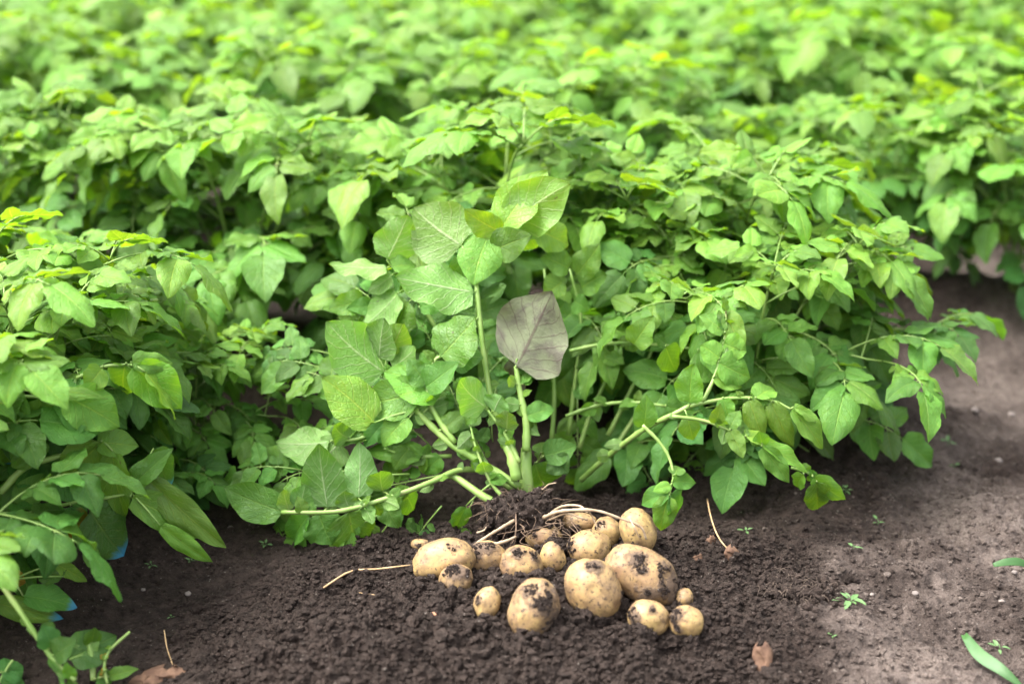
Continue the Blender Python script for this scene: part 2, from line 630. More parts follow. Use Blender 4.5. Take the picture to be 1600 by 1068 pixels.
def crumbs(name, n, box, wfun, smin, smax, base, mat, label, dryv, sink=.35, power=2.2):
    p = scatter(n, *box, wfun)
    s = smin + (smax - smin) * nrg.uniform(size=n) ** power
    P3 = np.concatenate([p, (surf(p[:, 0], p[:, 1]) + s * (.5 - sink))[:, None]], 1)
    V, F = crumb_cloud(P3, s, base)
    me = bigmesh(name, V, F, False)
    a = me.attributes.new('dry', 'FLOAT', 'POINT')
    dv = np.repeat(dryv(p[:, 0], p[:, 1]) + nrg.uniform(-.12, .12, n), len(base[0]))
    a.data.foreach_set('value', dv.astype(np.float32))
    o = put(name, me, None, [mat])
    return tag(o, label, 'soil', None, 'stuff')


crumbs('soil_crumbs', 62000, (-.75, .8, 1.36, 2.2), lambda x, y: .14 + .86 * dug(x, y), .0007, .0046, I1, M_SOIL,
       'fine dark crumbs scattered over the freshly dug mound', lambda x, y: dryness(x, y))
crumbs('soil_clods', 420, (-.7, .7, 1.38, 2.15), lambda x, y: dug(x, y) ** 2, .005, .011, I2, M_SOIL,
       'larger dark clods lying on the dug mound', lambda x, y: dryness(x, y), .5, 3)
crumbs('grit', 13000, (.25, 1.7, 1.36, 3.4), lambda x, y: np.clip(dryness(x, y), 0.02, 1), .0007, .0042, I1, M_SOIL,
       'pale grit and small lumps on the bare trodden strip', lambda x, y: dryness(x, y) + .25 + .5 * (vn(x * 900, y * 900, 7) > .3), .45, 3)

# ------------------------------------------------------------------ leaflets
def leaflet_mesh(name, seed, NX, NY, fold, droop, wave, wid, mats):
    rg = random.Random(seed)
    vs, uv, fs = [], [], []
    ph = rg.uniform(0, 6.28); ph2 = rg.uniform(0, 6.28); bend = rg.uniform(-.05, .05); tw = rg.uniform(-.22, .22)
    kL, kR = rg.uniform(.9, 1.08), rg.uniform(.9, 1.08); curl = rg.uniform(-2.6, 1.6)
    mx = max(((i / 200) ** .55) * ((1 - i / 200) ** .90) for i in range(201))
    for j in range(NY):
        v = j / (NY - 1)
        vv = v ** .92
        half = ((vv ** .55) * ((1 - vv) ** .90) / mx) * wid * .5
        if j == 0: half = .012
        if j == NY - 1: half = .002
        for i in range(NX):
            a = i / (NX - 1) * 2 - 1
            h = half * (kL if a < 0 else kR) * (1 + .035 * math.sin(vv * 17 + ph + (2 if a < 0 else 0)))
            x = a * h
            y = vv - .075 * abs(a) ** 2 * (1 - vv) ** 3 * (1 if j else 0) + .03 * abs(a) * (1 - vv)
            z = fold * abs(x) - fold * 1.4 * x * x
            z += -droop * vv ** 2.1
            z += wave * abs(a) ** 1.5 * math.sin(vv * 13 + ph2 + (1.7 if a < 0 else 0)) * (1 - vv * .4) * min(1, vv * 4)
            z += .013 * math.sin((v - .62 * (abs(a) * .5) ** .8) * 40.8) * (1 - abs(a) * .3) * (abs(a) > .01) * (NX > 5)
            z += .05 * curl * abs(a) ** 3 * math.sin(vv * 3.14)
            z += tw * x * vv
            x += bend * math.sin(vv * 2.4)
            vs.append((x, y, z)); uv.append((.5 + a * .5, vv))
    for j in range(NY - 1):
        for i in range(NX - 1):
            q = j * NX + i
            fs.append((q, q + 1, q + NX + 1, q + NX))
    mb = MB(); mb.add(vs, fs, uv)
    return mb.mesh(name, mats), (vs, fs, uv)


LRG = random.Random(3)
NEAR, FAR = [], []
for k in range(9):
    par = (LRG.uniform(.12, .55), LRG.uniform(.05, .42), LRG.uniform(.025, .07), LRG.uniform(.60, .78))
    NEAR.append(leaflet_mesh('leaflet', 100 + k, 11, 19, *par, [M_LEAF])[0])
    FAR.append(leaflet_mesh('leaflet_small', 100 + k, 5, 7, *par, [M_LEAF])[1])


class Compound:
    """a compound leaf: a stalk and leaflets in pairs with one at the tip"""
    def __init__(s, seed, pairs, L, young=0):
        rg = random.Random(seed)
        up, dr = rg.uniform(.08, .38), rg.uniform(.25, .68)
        sw = rg.uniform(-.22, .22)
        f = lambda q: Vector((sw * q * q * L, L * q * (1 - .16 * q * q), L * (up * q - dr * q * q * .75)))
        s.pts = [f(i / 7) for i in range(8)]
        s.leaf = []
        T = lambda q: (f(q + .02) - f(q - .02)).normalized()

        def lf(q, ang, size, drop):
            o = f(q); t = T(q)
            side = t.cross(Vector((0, 0, 1))).normalized(); upv = side.cross(t).normalized()
            d = t * math.cos(ang) + side * math.sin(ang)
            d = (d + upv * drop).normalized()
            stalk = o + d * (.10 * size)
            nrm = upv + side * rg.uniform(-.35, .35) + t * rg.uniform(-.3, .3)
            wv = rg.uniform(.88, 1.1)
            s.leaf.append((rg.randrange(9), frame(stalk, d, nrm, size * wv, size, size), [o, stalk], size))
        base = .083 * (.75 if young else 1)
        lf(1.0, rg.uniform(-.2, .2), base * rg.uniform(.95, 1.15), rg.uniform(-.35, .0))
        for p in range(pairs):
            q = .94 - .62 * (p + .45) / pairs
            sz = base * (.92 - .16 * p) * rg.uniform(.85, 1.1)
            for sg in (-1, 1):
                lf(q + rg.uniform(-.03, .03), sg * rg.uniform(.85, 1.25), sz * rg.uniform(.88, 1.1), rg.uniform(-.40, .2))
            if not young:
                for sg in (-1, 1):
                    if rg.random() < .55:
                        lf(q - .09, sg * rg.uniform(1.0, 1.5), base * rg.uniform(.2, .32), rg.uniform(-.3, .2))
        mb = MB(); s._stalk(mb)
        s.rachis = mb.mesh('leaf_stalk', [M_STEM])
        mb = MB(); s._stalk(mb, 1, 4)
        for k, mtx, _, _ in s.leaf:
            vs, fs, uv = FAR[k]
            mb.add([tuple(mtx @ Vector(q)) for q in vs], fs, uv, 0)
        s.joined = mb.mesh('compound_leaf', [M_LEAF, M_STEM])

    def _stalk(s, mb, mi=0, sides=5):
        mb.tube(s.pts, .0019, .0010, sides, mi)
        for _, _, st, size in s.leaf:
            if size > .03: mb.tube(st, .0011, .0008, 4, mi)


OLD = [Compound(200 + k, 3, .155 + .02 * (k % 3)) for k in range(8)]
YNG = [Compound(300 + k, 2, .085, 1) for k in range(4)]


class Plant:
    """recipe: stems and the leaves set along them, in the plant's own space"""
    def __init__(s, seed, H, Rad, nst, skirts):
        rg = random.Random(seed)
        s.stems, s.leaves = [], []
        a0 = rg.uniform(0, 6.28)
        ga = a0
        for k in range(nst + skirts):
            sk = k >= nst
            az = a0 + k * 6.283 / (nst if not sk else max(1, skirts)) + rg.uniform(-.35, .35)
            rad = Rad * rg.uniform(.35, .85) if not sk else Rad * rg.uniform(.9, 1.25)
            h = H * rg.uniform(.82, 1.08) if not sk else H * rg.uniform(.38, .62)
            out = Vector((math.cos(az), math.sin(az), 0))
            cv = rg.uniform(-.25, .25)
            sd_ = Vector((-out.y, out.x, 0))

            def f(q, out=out, sd_=sd_, rad=rad, h=h, cv=cv, sk=sk):
                z = h * (1 - (1 - q) ** 1.7) if not sk else h * (1.15 * math.sin(min(q * 2.0, 1.75)) - .06)
                return out * (rad * q ** 1.25 + .012) + sd_ * (cv * rad * q * q) + Vector((0, 0, z - .02))
            pts = [f(i / 11) for i in range(12)]
            s.stems.append((pts, rg.uniform(.0032, .0044)))
            nl = 9 if not sk else 7
            for i in range(nl):
                q = .24 + .76 * i / (nl - 1)
                p = f(q)
                ga += 2.4 + rg.uniform(-.3, .3)
                hd = Vector((math.cos(ga), math.sin(ga), 0)) + out * (.75 if not sk else .95)
                hd.normalize()
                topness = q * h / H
                if q > .93 and not sk:
                    for e in range(3):
                        g2 = ga + e * 2.1
                        d = Vector((math.cos(g2), math.sin(g2), rg.uniform(.5, 1.2)))
                        s.leaves.append(('y', rg.randrange(4), frame(p, d, Vector((0, 0, 1)) - d * .4, *([rg.uniform(.75, 1.1)] * 3)), .72 + rg.uniform(-.15, .2)))
                    continue
                pitch = rg.uniform(-.1, .35) + .35 * topness
                d = hd + Vector((0, 0, pitch))
                nr = Vector((0, 0, 1)) + out * rg.uniform(-.1, .45) + Vector((rg.uniform(-.25, .25), rg.uniform(-.25, .25), 0))
                sc_ = rg.uniform(.82, 1.12) * (1.0 - .22 * max(0, topness - .6))
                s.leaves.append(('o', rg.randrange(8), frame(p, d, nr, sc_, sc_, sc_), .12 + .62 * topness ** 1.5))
        s.seed = seed

    def stem_mesh(s, k):
        pts, r = s.stems[k]
        mb = MB(); mb.tube(pts, r, r * .45, 6)
        return mb.mesh('stem', [M_STEM])


def make_plant(rec, detail):
    """builds the first plant of a recipe: Empty > stem, leaf (> leaflet)"""
    rg = random.Random(rec.seed + 5)
    root = put('potato_plant', None); root.empty_display_size = .05
    if not hasattr(rec, 'sm'): rec.sm = [rec.stem_mesh(k) for k in range(len(rec.stems))]
    for me in rec.sm: put('stem', me, root)
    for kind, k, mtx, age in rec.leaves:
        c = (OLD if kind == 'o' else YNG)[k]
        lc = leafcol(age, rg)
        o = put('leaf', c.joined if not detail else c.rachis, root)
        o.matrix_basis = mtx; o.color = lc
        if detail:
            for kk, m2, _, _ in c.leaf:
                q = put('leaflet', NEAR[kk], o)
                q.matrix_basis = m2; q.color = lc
    return root


def copy_tree(o, parent=None, skip=None):
    c = o.copy(); col.objects.link(c)
    if parent is not None: c.parent = parent
    for ch in KIDS[o.name]:
        if skip and ch.name.startswith('leaf') and ch.parent.type == 'EMPTY' and skip(ch.matrix_basis): continue
        copy_tree(ch, c)
    return c


RECIPES = [Plant(11, .41, .21, 6, 2), Plant(12, .43, .20, 6, 2), Plant(13, .38, .22, 5, 4), Plant(14, .42, .21, 6, 2), Plant(15, .37, .21, 6, 3)]
PROTO, KIDS = {}, {}


def register(o):
    KIDS[o.name] = list(o.children)
    for c in o.children: register(c)


def in_the_way(m):
    """leaves pressed aside where the uprooted plant and the sprawling stem lie on the row"""
    for q in (Vector((0, .02, 0)), Vector((0, .09, 0)), Vector((0, .17, -.03))):
        p = m @ q
        u, v, d = project(p)
        if 480 < u < 930 and 240 < v < 900 and p.y < 1.885 + (772 - v) * .00048 + .10: return True
        if 885 < u < 1300 and 590 < v < 850 and p.y < 1.93: return True
        if 860 < u < 1010 and 500 < v < 760 and p.y < 2.06: return True
    return False


def plant(kind, detail, x, y, rz, s, label, group, dz=0):
    key = (kind, detail)
    if key not in PROTO:
        PROTO[key] = make_plant(RECIPES[kind], detail)
        register(PROTO[key])
    if True:
        W = Matrix.Translation((x, y, hgt(x, y))) @ Matrix.Rotation(rz, 4, 'Z') @ Matrix.Scale(s, 4)
        o = copy_tree(PROTO[key], None, (lambda m: in_the_way(W @ m)) if detail else None)
    o.location = (x, y, hgt(x, y) - .005 + dz)
    o.rotation_euler = (0, 0, rz)
    o.scale = (s, s, s)
    tag(o, label, 'plant', group)
    return o


ROWNAME = ['front row', 'second row', 'third row', 'fourth row', 'fifth row', 'sixth row', 'seventh row', 'eighth row', 'ninth row', 'tenth row']
prg = random.Random(21)
# the front row: what is left of it at the left of the dug place
FRONT = [(-.70, 1.90, 0, .86, 'bright bushy potato plant just above the blue tipped leaves, left of the dark hollow'),
         (-.82, 1.72, 2, .90, 'low potato plant partly hidden behind the blue tipped leaves in the left corner'),
         (-.94, 2.10, 1, .82, 'tall pale potato plant at the left edge behind the overhanging front plant'),
         (-.68, 2.14, 3, .80, 'potato plant of the front row nearest the dark furrow'),
         (-.52, 2.12, 2, .58, 'low potato plant filling the dark gap left of the uprooted plant'),
          (-1.2, 2.32, 0, .84, 'potato plant of the front row half cut off by the left picture edge')]
for x, y, k, s, lab in FRONT:
    plant(k, True, x, y, prg.uniform(0, 6.28), s, lab, 'potato plants of the front row')
SECOND = {-2: 'drooping potato plant at the trackside end of the second row',
          -1: 'leafy potato plant right of the grey dusty leaf, in the second row',
          0: 'potato plant standing directly behind the uprooted plant',
          1: 'potato plant of the second row behind the left shoulder of the uprooted plant',
          2: 'potato plant of the second row beyond the dark gap left of the uprooted plant',
          3: 'potato plant of the second row above the dark furrow at left'}
ORD = ['first', 'second', 'third', 'fourth', 'fifth', 'sixth', 'seventh', 'eighth', 'ninth', 'tenth', 'eleventh', 'twelfth', 'thirteenth', 'fourteenth']
nplants = 0
for row in range(1, 10):
    sp = .29
    for i in range(-2 if row > 1 else -1, 40):
        t = t_end(row) + .14 + (i + 2) * sp + prg.uniform(-.05, .05)
        x, y = rowpt(row, t)
        x += prg.uniform(-.03, .03); y += prg.uniform(-.03, .03)
        kind, rz, s = prg.randrange(5), prg.uniform(0, 6.28), prg.uniform(.82, 1.12)
        u, v, dep = project(Vector((x, y, .3)))
        m_ = 260 / dep * 2.2
        if u < -m_ or u > 1600 + m_: continue
        if v < -60: continue
        detail = dep < 3.02
        nplants += 1
        if row == 1 and i in SECOND: lab = SECOND[i]
        elif i == -2: lab = 'potato plant at the bare track end of the %s' % ROWNAME[row]
        elif detail: lab = 'leafy potato plant standing %s from the bare track in the %s' % (ORD[i + 2], ROWNAME[row])
        else: lab = 'out of focus potato plant inside the %s, away from its track end' % ROWNAME[row]
        plant(kind, detail, x, y, rz, s, lab, 'potato plants of the %s' % ROWNAME[row])
for x, y, k, rz, s, lab in [(.38, 2.16, 2, 1.0, .85, 'low bushy potato plant leaning over the bare soil right of the potatoes'),
                            (.50, 2.31, 4, 2.2, .74, 'potato plant drooping onto the track at the corner of the second row'),
                            (.37, 2.42, 0, 4.0, .95, 'tall bright potato plant just inside the corner of the second row')]:
    plant(k, True, x, y, rz, s, lab, 'potato plants of the second row')
bpy.data.batch_remove([o for p in PROTO.values() for o in [p] + list(p.children_recursive)])
print('plants', nplants, 'objects', len(bpy.data.objects))
#@@CUSTOM

# ------------------------------------------------------------------ the uprooted plant
def ypl(v, dy=0.0):
    return 1.885 + (772 - v) * .00048 + dy


def px2m(p):
    return (p - CAM).dot(FW) / FPX


crg = random.Random(77)


def mesh_at(name, mb, L, parent, mats):
    mb.v = [tuple(Vector(q) - L) for q in mb.v]
    return put(name, mb.mesh(name, mats), parent)


def put_leaflet(parent, L, b, t, wpx, side=1, roll=0, age=.5, mode=None, up=.45, var=None):
    """one leaflet from base b to tip t (world points)"""
    d = t - b
    ln = d.length
    view = (CAM - b).normalized()
    nrm = (view + Vector((0, 0, up))) * side
    ax = d.normalized()
    nrm = Matrix.Rotation(R(roll), 3, ax) @ nrm
    k = var if var is not None else crg.randrange(9)
    sx = wpx * px2m(b) / .64
    q = put('leaflet', NEAR[k], parent)
    mtx = frame(b, ax, nrm, sx, ln, (sx + ln) / 2)
    mtx.translation = b - L
    q.matrix_basis = mtx
    q.color = leafcol(age, crg)
    if mode is not None: remat(q, mode)
    return q


def remat(q, mode):
    q.material_slots[0].link = 'OBJECT'
    q.material_slots[0].material = mode


def build_leaf(root, L, stalk, r0, r1, leaflets, dy=0, minor=0, name='leaf', sides=7, twig=True):
    """stalk: (u, v[, extra depth]) points; leaflets: (base u, v, tip u, v, width, side, roll, age[, mode[, dtip]])"""
    pts = spline([at(p[0], p[1], ypl(p[1], dy + (p[2] if len(p) > 2 else 0))) for p in stalk], 4 + 5 * (len(stalk) - 1))
    mb = MB(); mb.tube(pts, r0, r1, sides, 0, .04, len(stalk))
    heads = []
    for lf in leaflets:
        bu, bv, tu, tv, wd, sd_, rl, ag = lf[:8]
        md = lf[8] if len(lf) > 8 else None
        dt = lf[9] if len(lf) > 9 else crg.uniform(-.025, .02)
        b = at(bu, bv, ypl(bv, dy - .004)); t = at(tu, tv, ypl(bv, dy) + dt)
        if twig:
            near_ = min(pts, key=lambda q: (q - b).length)
            if .004 < (near_ - b).length < .09: mb.tube(spline([near_, (near_ + b) / 2 + Vector((0, 0, .002)), b], 5), .0017, .0012, 5)
        heads.append((b, t, wd, sd_, rl, ag, md))
    for i in range(minor * 2 + (1 if minor else 0)):
        q = crg.randrange(len(pts) // 3, len(pts))
        p = pts[q]
        a = crg.uniform(0, 6.28)
        t = p + Vector((math.cos(a), crg.uniform(-.5, .5), math.sin(a))).normalized() * crg.uniform(.013, .030)
        heads.append((p, t, (t - p).length / px2m(p) * crg.uniform(.6, .8), crg.choice((1, -1)), crg.uniform(-40, 40), .45, None))
    o = mesh_at(name, mb, L, root, [M_STEM])
    for h in heads: put_leaflet(o, L, *h)
    return o


BASE = at(822, 776, 1.885)
pulled = thing('potato_plant', BASE, 'uprooted potato plant lying back on the row, its roots and soil still on', 'plant', None)
L0 = BASE.copy()
# crown and main stems
mb = MB()
mb.tube(spline([at(824, 790, 1.882), at(822, 740, 1.90), at(822, 700, 1.925)], 9), .0100, .0078, 10, 0, .05, 1)
mesh_at('stem', mb, L0, pulled, [M_STEM])
# short upright stalk with the grey leaf
build_leaf(pulled, L0, [(822, 705), (822, 660), (812, 610), (806, 572)], .0066, .0034,
           [(806, 574, 882, 474, 118, -1, -8, .3, M_DUST, .03), (808, 560, 800, 630, 40, 1, 40, .2, M_DUST, .06),
            (822, 650, 868, 640, 32, 1, 10, .35), (812, 632, 784, 628, 22, -1, 0, .5), (806, 600, 790, 588, 18, -1, 0, .5), (818, 600, 832, 590, 16, 1, 0, .4)], -.01, 3)
# tall pale central stalk and the leaves at its head
build_leaf(pulled, L0, [(806, 712), (780, 660), (765, 610), (752, 520), (744, 442)], .0054, .0036,
           [(742, 456, 614, 446, 82, -1, 14, .62, None, -.03), (764, 366, 741, 444, 62, 1, 10, .66, None, -.05), (722, 384, 652, 322, 92, -1, -22, .80, None, .04),
            (770, 392, 826, 372, 52, 1, 25, .55, None, -.03), (782, 362, 727, 326, 42, 1, -25, .72), (744, 500, 690, 520, 30, -1, 10, .5),
            (722, 400, 712, 478, 40, 1, 20, .5)], 0, 2)
build_leaf(pulled, L0, [(744, 446, .02), (762, 400, .03), (783, 356, .03), (800, 340, .03)], .0034, .0016,
           [(784, 356, 834, 260, 66, 1, -20, .85, None, .0), (790, 356, 902, 284, 76, -1, 20, .5, None, -.02), (806, 318, 812, 288, 30, 1, 0, .3),
            (840, 360, 892, 386, 52, 1, 10, .85), (796, 352, 870, 372, 58, 1, 30, .8)], .01, 2)
# upper left stalk
build_leaf(pulled, L0, [(812, 760), (745, 718), (700, 690), (650, 640)], .0064, .0044,
           [(690, 618, 604, 570, 74, 1, 12, .55), (585, 660, 503, 590, 66, 1, 8, .75), (655, 612, 562, 626, 66, 1, -5, .72),
            (640, 652, 592, 690, 50, 1, 20, .45), (690, 672, 720, 640, 30, 1, 0, .45), (655, 640, 700, 628, 38, -1, 0, .4)], -.015, 6)
build_leaf(pulled, L0, [(720, 580, .03), (680, 510, .03), (640, 450, .03), (605, 405, .03)], .0046, .0022,
           [(605, 406, 632, 334, 66, -1, 25, .62, None, .02), (606, 418, 514, 424, 48, -1, 38, .80, None, -.02), (612, 418, 646, 404, 34, 1, -20, .4),
            (612, 430, 576, 456, 30, -1, 20, .4), (622, 458, 568, 512, 52, -1, 20, .5), (640, 470, 600, 536, 56, 1, 30, .45), (655, 480, 700, 470, 36, 1, 0, .4)], .02, 4)
build_leaf(pulled, L0, [(660, 630), (632, 605), (602, 580)], .0032, .0018,
           [(602, 582, 508, 502, 88, -1, 15, .45, None, -.01), (592, 560, 606, 496, 54, -1, -20, .42), (604, 560, 640, 500, 48, -1, 5, .4), (612, 575, 655, 540, 40, -1, 0, .4)], .01, 3)
build_leaf(pulled, L0, [(712, 692), (682, 650), (668, 612), (678, 566), (690, 556)], .0044, .0024,
           [(688, 558, 738, 492, 84, 1, -20, .42, None, .0), (664, 606, 706, 566, 44, 1, 0, .35), (670, 600, 640, 560, 40, 1, 0, .4), (700, 550, 756, 556, 48, -1, 10, .25)], -.02, 5)
# pale leaf in the middle
build_leaf(pulled, L0, [(812, 722), (790, 680), (762, 640)], .0034, .0020,
           [(760, 636, 706, 594, 58, -1, 8, .35, None, -.02), (772, 642, 786, 618, 42, -1, 10, .3), (752, 640, 722, 660, 36, 1, 20, .4), (792, 672, 796, 640, 34, -1, 0, .4)], -.035, 4)
# long low stalk to the left
build_leaf(pulled, L0, [(800, 764, .03), (760, 738, .02), (718, 734, -.01), (670, 754, -.03), (610, 776, -.04), (530, 798, -.05), (440, 800, -.05)], .0048, .0030,
           [(444, 800, 350, 756, 58, 1, -14, .30, None, .03), (512, 794, 505, 690, 60, -1, -6, .32, None, .03), (560, 778, 558, 690, 50, -1, 6, .34, None, .04),
            (598, 768, 592, 724, 38, -1, 0, .35), (484, 804, 434, 862, 42, 1, 10, .28), (545, 798, 566, 864, 66, 1, 6, .28), (498, 800, 520, 850, 60, 1, 20, .22),
            (600, 782, 622, 824, 44, 1, 15, .3), (470, 796, 480, 756, 34, -1, 0, .3), (452, 798, 440, 762, 26, -1, 10, .35), (545, 792, 538, 766, 30, -1, 0, .35), (632, 770, 660, 800, 40, 1, 0, .25)], 0, 6)
build_leaf(pulled, L0, [(706, 712), (640, 712), (600, 700)], .0034, .0018,
           [(662, 712, 566, 690, 40, 1, 10, .68), (640, 700, 616, 730, 34, 1, 0, .5), (690, 714, 660, 740, 30, 1, 0, .35)], .02, 3)
build_leaf(pulled, L0, [(610, 650), (570, 682), (520, 690)], .0034, .0018,
           [(516, 690, 434, 694, 64, -1, 20, .30, None, .01), (545, 684, 516, 664, 36, -1, 0, .4), (530, 690, 500, 722, 50, -1, -10, .35)], .03, 2)
# thin stalks in front of the crown
build_leaf(pulled, L0, [(790, 782, -.03), (764, 748, -.03), (744, 700, -.03), (736, 668, -.03)], .0030, .0016,
           [(736, 668, 726, 640, 40, -1, 0, .4), (746, 700, 718, 690, 26, 1, 0, .45), (752, 720, 730, 712, 24, 1, 0, .4), (728, 790, 712, 836, 26, 1, -20, .5)], 0, 4)
mb = MB(); mb.tube(spline([at(808, 750, 1.87), at(800, 712, 1.885), at(790, 690, 1.90)], 9), .0085, .0078, 9, 0, .05, 9)
mesh_at('broken_stem', mb, L0, pulled, [M_STEM])
mb = MB(); mb.tube(spline([at(796, 792, 1.85), at(760, 778, 1.86), at(716, 748, 1.885), at(700, 742, 1.89)], 10), .006, .0045, 8, 0, .05, 10)
mesh_at('stem', mb, L0, pulled, [M_STEM])
# leaves low at the right of the crown
build_leaf(pulled, L0, [(828, 745, .02), (845, 715, .03), (868, 708, .03)], .0028, .0016,
           [(836, 722, 860, 776, 66, 1, 10, .12), (850, 712, 898, 694, 40, 1, 10, .3), (846, 706, 842, 684, 26, 1, 0, .35), (862, 716, 884, 740, 40, 1, 20, .2)], 0.02, 2)
# shaded leaves filling the heap under the stalks
for (u, v, an, s_, dy) in [(690, 520, 70, .85, .10), (640, 560, 120, .8, .09), (600, 520, 140, .75, .10), (720, 470, 80, .75, .11), (700, 610, 100, .8, .08), (560, 600, 160, .8, .09),
                           (660, 680, 170, .85, .05), (740, 620, 60, .75, .08), (700, 740, 200, .85, .02), (640, 740, 190, .85, .02), (600, 800, 215, .75, -.0), (690, 790, 235, .7, -.01),
                           (560, 740, 170, .8, .03), (750, 560, 100, .75, .09), (740, 780, 250, .6, -.0), (660, 440, 100, .7, .12), (770, 690, 95, .6, .05), (540, 560, 170, .7, .10), (540, 780, 215, .8, .02), (500, 740, 175, .75, .04), (620, 800, 240, .75, .01), (600, 640, 150, .8, .06), (660, 760, 220, .8, .03), (620, 690, 165, .7, .04), (680, 705, 130, .65, .04), (735, 690, 110, .65, .04), (650, 650, 150, .7, .06), (770, 740, 120, .5, .02), (600, 740, 190, .7, .03)]:
    p = at(u, v, ypl(v, dy))
    d = Vector((math.cos(R(an)), .10, math.sin(R(an))))
    c = OLD[crg.randrange(8)]
    o = put('leaf', c.rachis, pulled)
    nz = (CAM - p).normalized() * .9 + Vector((crg.uniform(-.4, .4), 0, .6))
    mtx = frame(p, d, nz, s_, s_, s_); mtx.translation = p - L0
    o.matrix_basis = mtx
    lc = leafcol(.30 + crg.uniform(-.15, .2), crg)
    for kk, m2, _, _ in c.leaf:
        q = put('leaflet', NEAR[kk], o); q.matrix_basis = m2; q.color = lc

# root ball with soil, roots, hairs
V, F = I3
rb = at(818, 806, 1.835)
VV = []
for q in V:
    q = Vector(q)
    r = 1 + .30 * mnoise.noise(q * 1.7) + .16 * mnoise.noise(q * 4.3 + Vector((3, 1, 2)))
    VV.append(tuple(rb - L0 + Vector((q.x * .055, q.y * .036, q.z * .036)) * r))
me = bigmesh('root_ball', np.array(VV), F)
a_ = me.attributes.new('dry', 'FLOAT', 'POINT')
put('root_ball', me, pulled, [M_SOIL])
pts_ = np.array(VV)[nrg.randint(0, len(VV), 1500)] + nrg.normal(0, .0018, (1500, 3))
V2, F2 = crumb_cloud(pts_, .0012 + .0045 * nrg.uniform(size=1500) ** 2, I1, 1.0)
me = bigmesh('clinging_soil', V2, F2, False); me.attributes.new('dry', 'FLOAT', 'POINT')
tag(put('clinging_soil', me, pulled, [M_SOIL]), None, None, None, 'stuff')
mb = MB()
for i in range(110):
    q = Vector(VV[crg.randrange(len(VV))])
    d = (q - (rb - L0)).normalized() + Vector((crg.uniform(-.6, .6), crg.uniform(-.6, .3), crg.uniform(-.5, .5)))
    ln = crg.uniform(.010, .030)
    p2 = q + d * ln * .5; p3 = q + d * ln + Vector((crg.uniform(-.01, .01), crg.uniform(-.01, .01), -ln * .4))
    mb.tube(spline([q, p2, p3], 7), .00038, .0002, 4)
tag(put('root_hairs', mb.mesh('root_hairs', [M_ROOTD]), pulled), None, None, None, 'stuff')

# ------------------------------------------------------------------ potatoes
RT = Vector((1, 0, 0))
POTS = {}


def potato(cu, cv, apx, bpx, ang, dirt, k, seed, label, patches=(), eyes=5, taper=.0, yfix=None):
    rg = random.Random(seed)
    d = ray(cu, cv)
    if yfix is None:
        t, c, b = 1.2, None, 0
        for i in range(1500):
            t += .001
            c = CAM + d * t
            b = bpx * (t / FPX)
            if c.z < hgt(c.x, c.y) + b * (k + .14): break
    else:
        c = CAM + d * (yfix / d.y)
    s = px2m(c); a, b = apx * s, bpx * s
    e1 = RT * math.cos(R(ang)) + UP * math.sin(R(ang)); e2 = -RT * math.sin(R(ang)) + UP * math.cos(R(ang)); e3 = -FW
    ey = [Vector((rg.gauss(0, 1), rg.gauss(0, 1), rg.gauss(0, 1))).normalized() for _ in range(eyes)]
    vs = []
    o3 = Vector((seed * 3.7, seed * 1.3, seed * 2.1))
    for q in POT_V:
        q = Vector(q)
        r = 1 + .10 * mnoise.noise(q * 1.05 + o3) + .045 * mnoise.noise(q * 2.6 + o3) + .010 * mnoise.noise(q * 9 + o3)
        for e in ey:
            g_ = q.dot(e)
            if g_ > .93: r -= .045 * ((g_ - .93) / .07) ** 2 * (2 - (g_ - .93) / .07 * 1.2)
        tp = 1 + taper * q.x
        p = Vector((math.copysign(abs(q.x) ** .94, q.x), q.y * tp, q.z * tp)) * r
        vs.append(tuple(e1 * (p.x * a) + e2 * (p.y * b) + e3 * (p.z * b * .96)))
    me = bigmesh('potato', np.array(vs), POT_F)
    o = put('potato', me, None, [M_POT])
    o.location = c
    o.color = (dirt, 0, 0, 1)
    tag(o, label, 'potato', 'freshly dug potatoes on the mound')
    mud = np.zeros(len(vs))
    if patches:
        P = []
        A = np.array(vs)
        for (px, py, rad, n) in patches:
            zz = math.sqrt(max(0, 1 - px * px - py * py))
            cen = RT * px * a + UP * py * b - FW * zz * b
            cn = cen.normalized()
            dn = A / np.linalg.norm(A, axis=1)[:, None]
            ca = dn @ np.array(cn)
            lim = math.cos(rad * .85)
            mud = np.maximum(mud, sstep(math.cos(min(3, rad * 1.9)), math.cos(rad * .35), ca))
            jit = np.array([mnoise.noise(Vector(q) * 60) + mnoise.noise(Vector(q) * 170) * .8 for q in A]) * (1 - lim) * 2.6 - (1 - lim) * .2
            ok = np.where(ca + jit > lim)[0]
            if len(ok) == 0: continue
            pk = ok[nrg.randint(0, len(ok), int(n * .8))]
            P.append(A[pk] * .995 + nrg.normal(0, .0007, (len(pk), 3)))
        P = np.concatenate(P)
        V2, F2 = crumb_cloud(P, 0.0005 + .0019 * nrg.uniform(size=len(P)) ** 2.4, I1, 1.0)
        me = bigmesh('clinging_soil', V2, F2, False); me.attributes.new('dry', 'FLOAT', 'POINT')
        tag(put('clinging_soil', me, o, [M_SOIL]), None, None, None, 'stuff')
    ma = o.data.attributes.new('mud', 'FLOAT', 'POINT'); ma.data.foreach_set('value', mud.astype(np.float32))
    return o


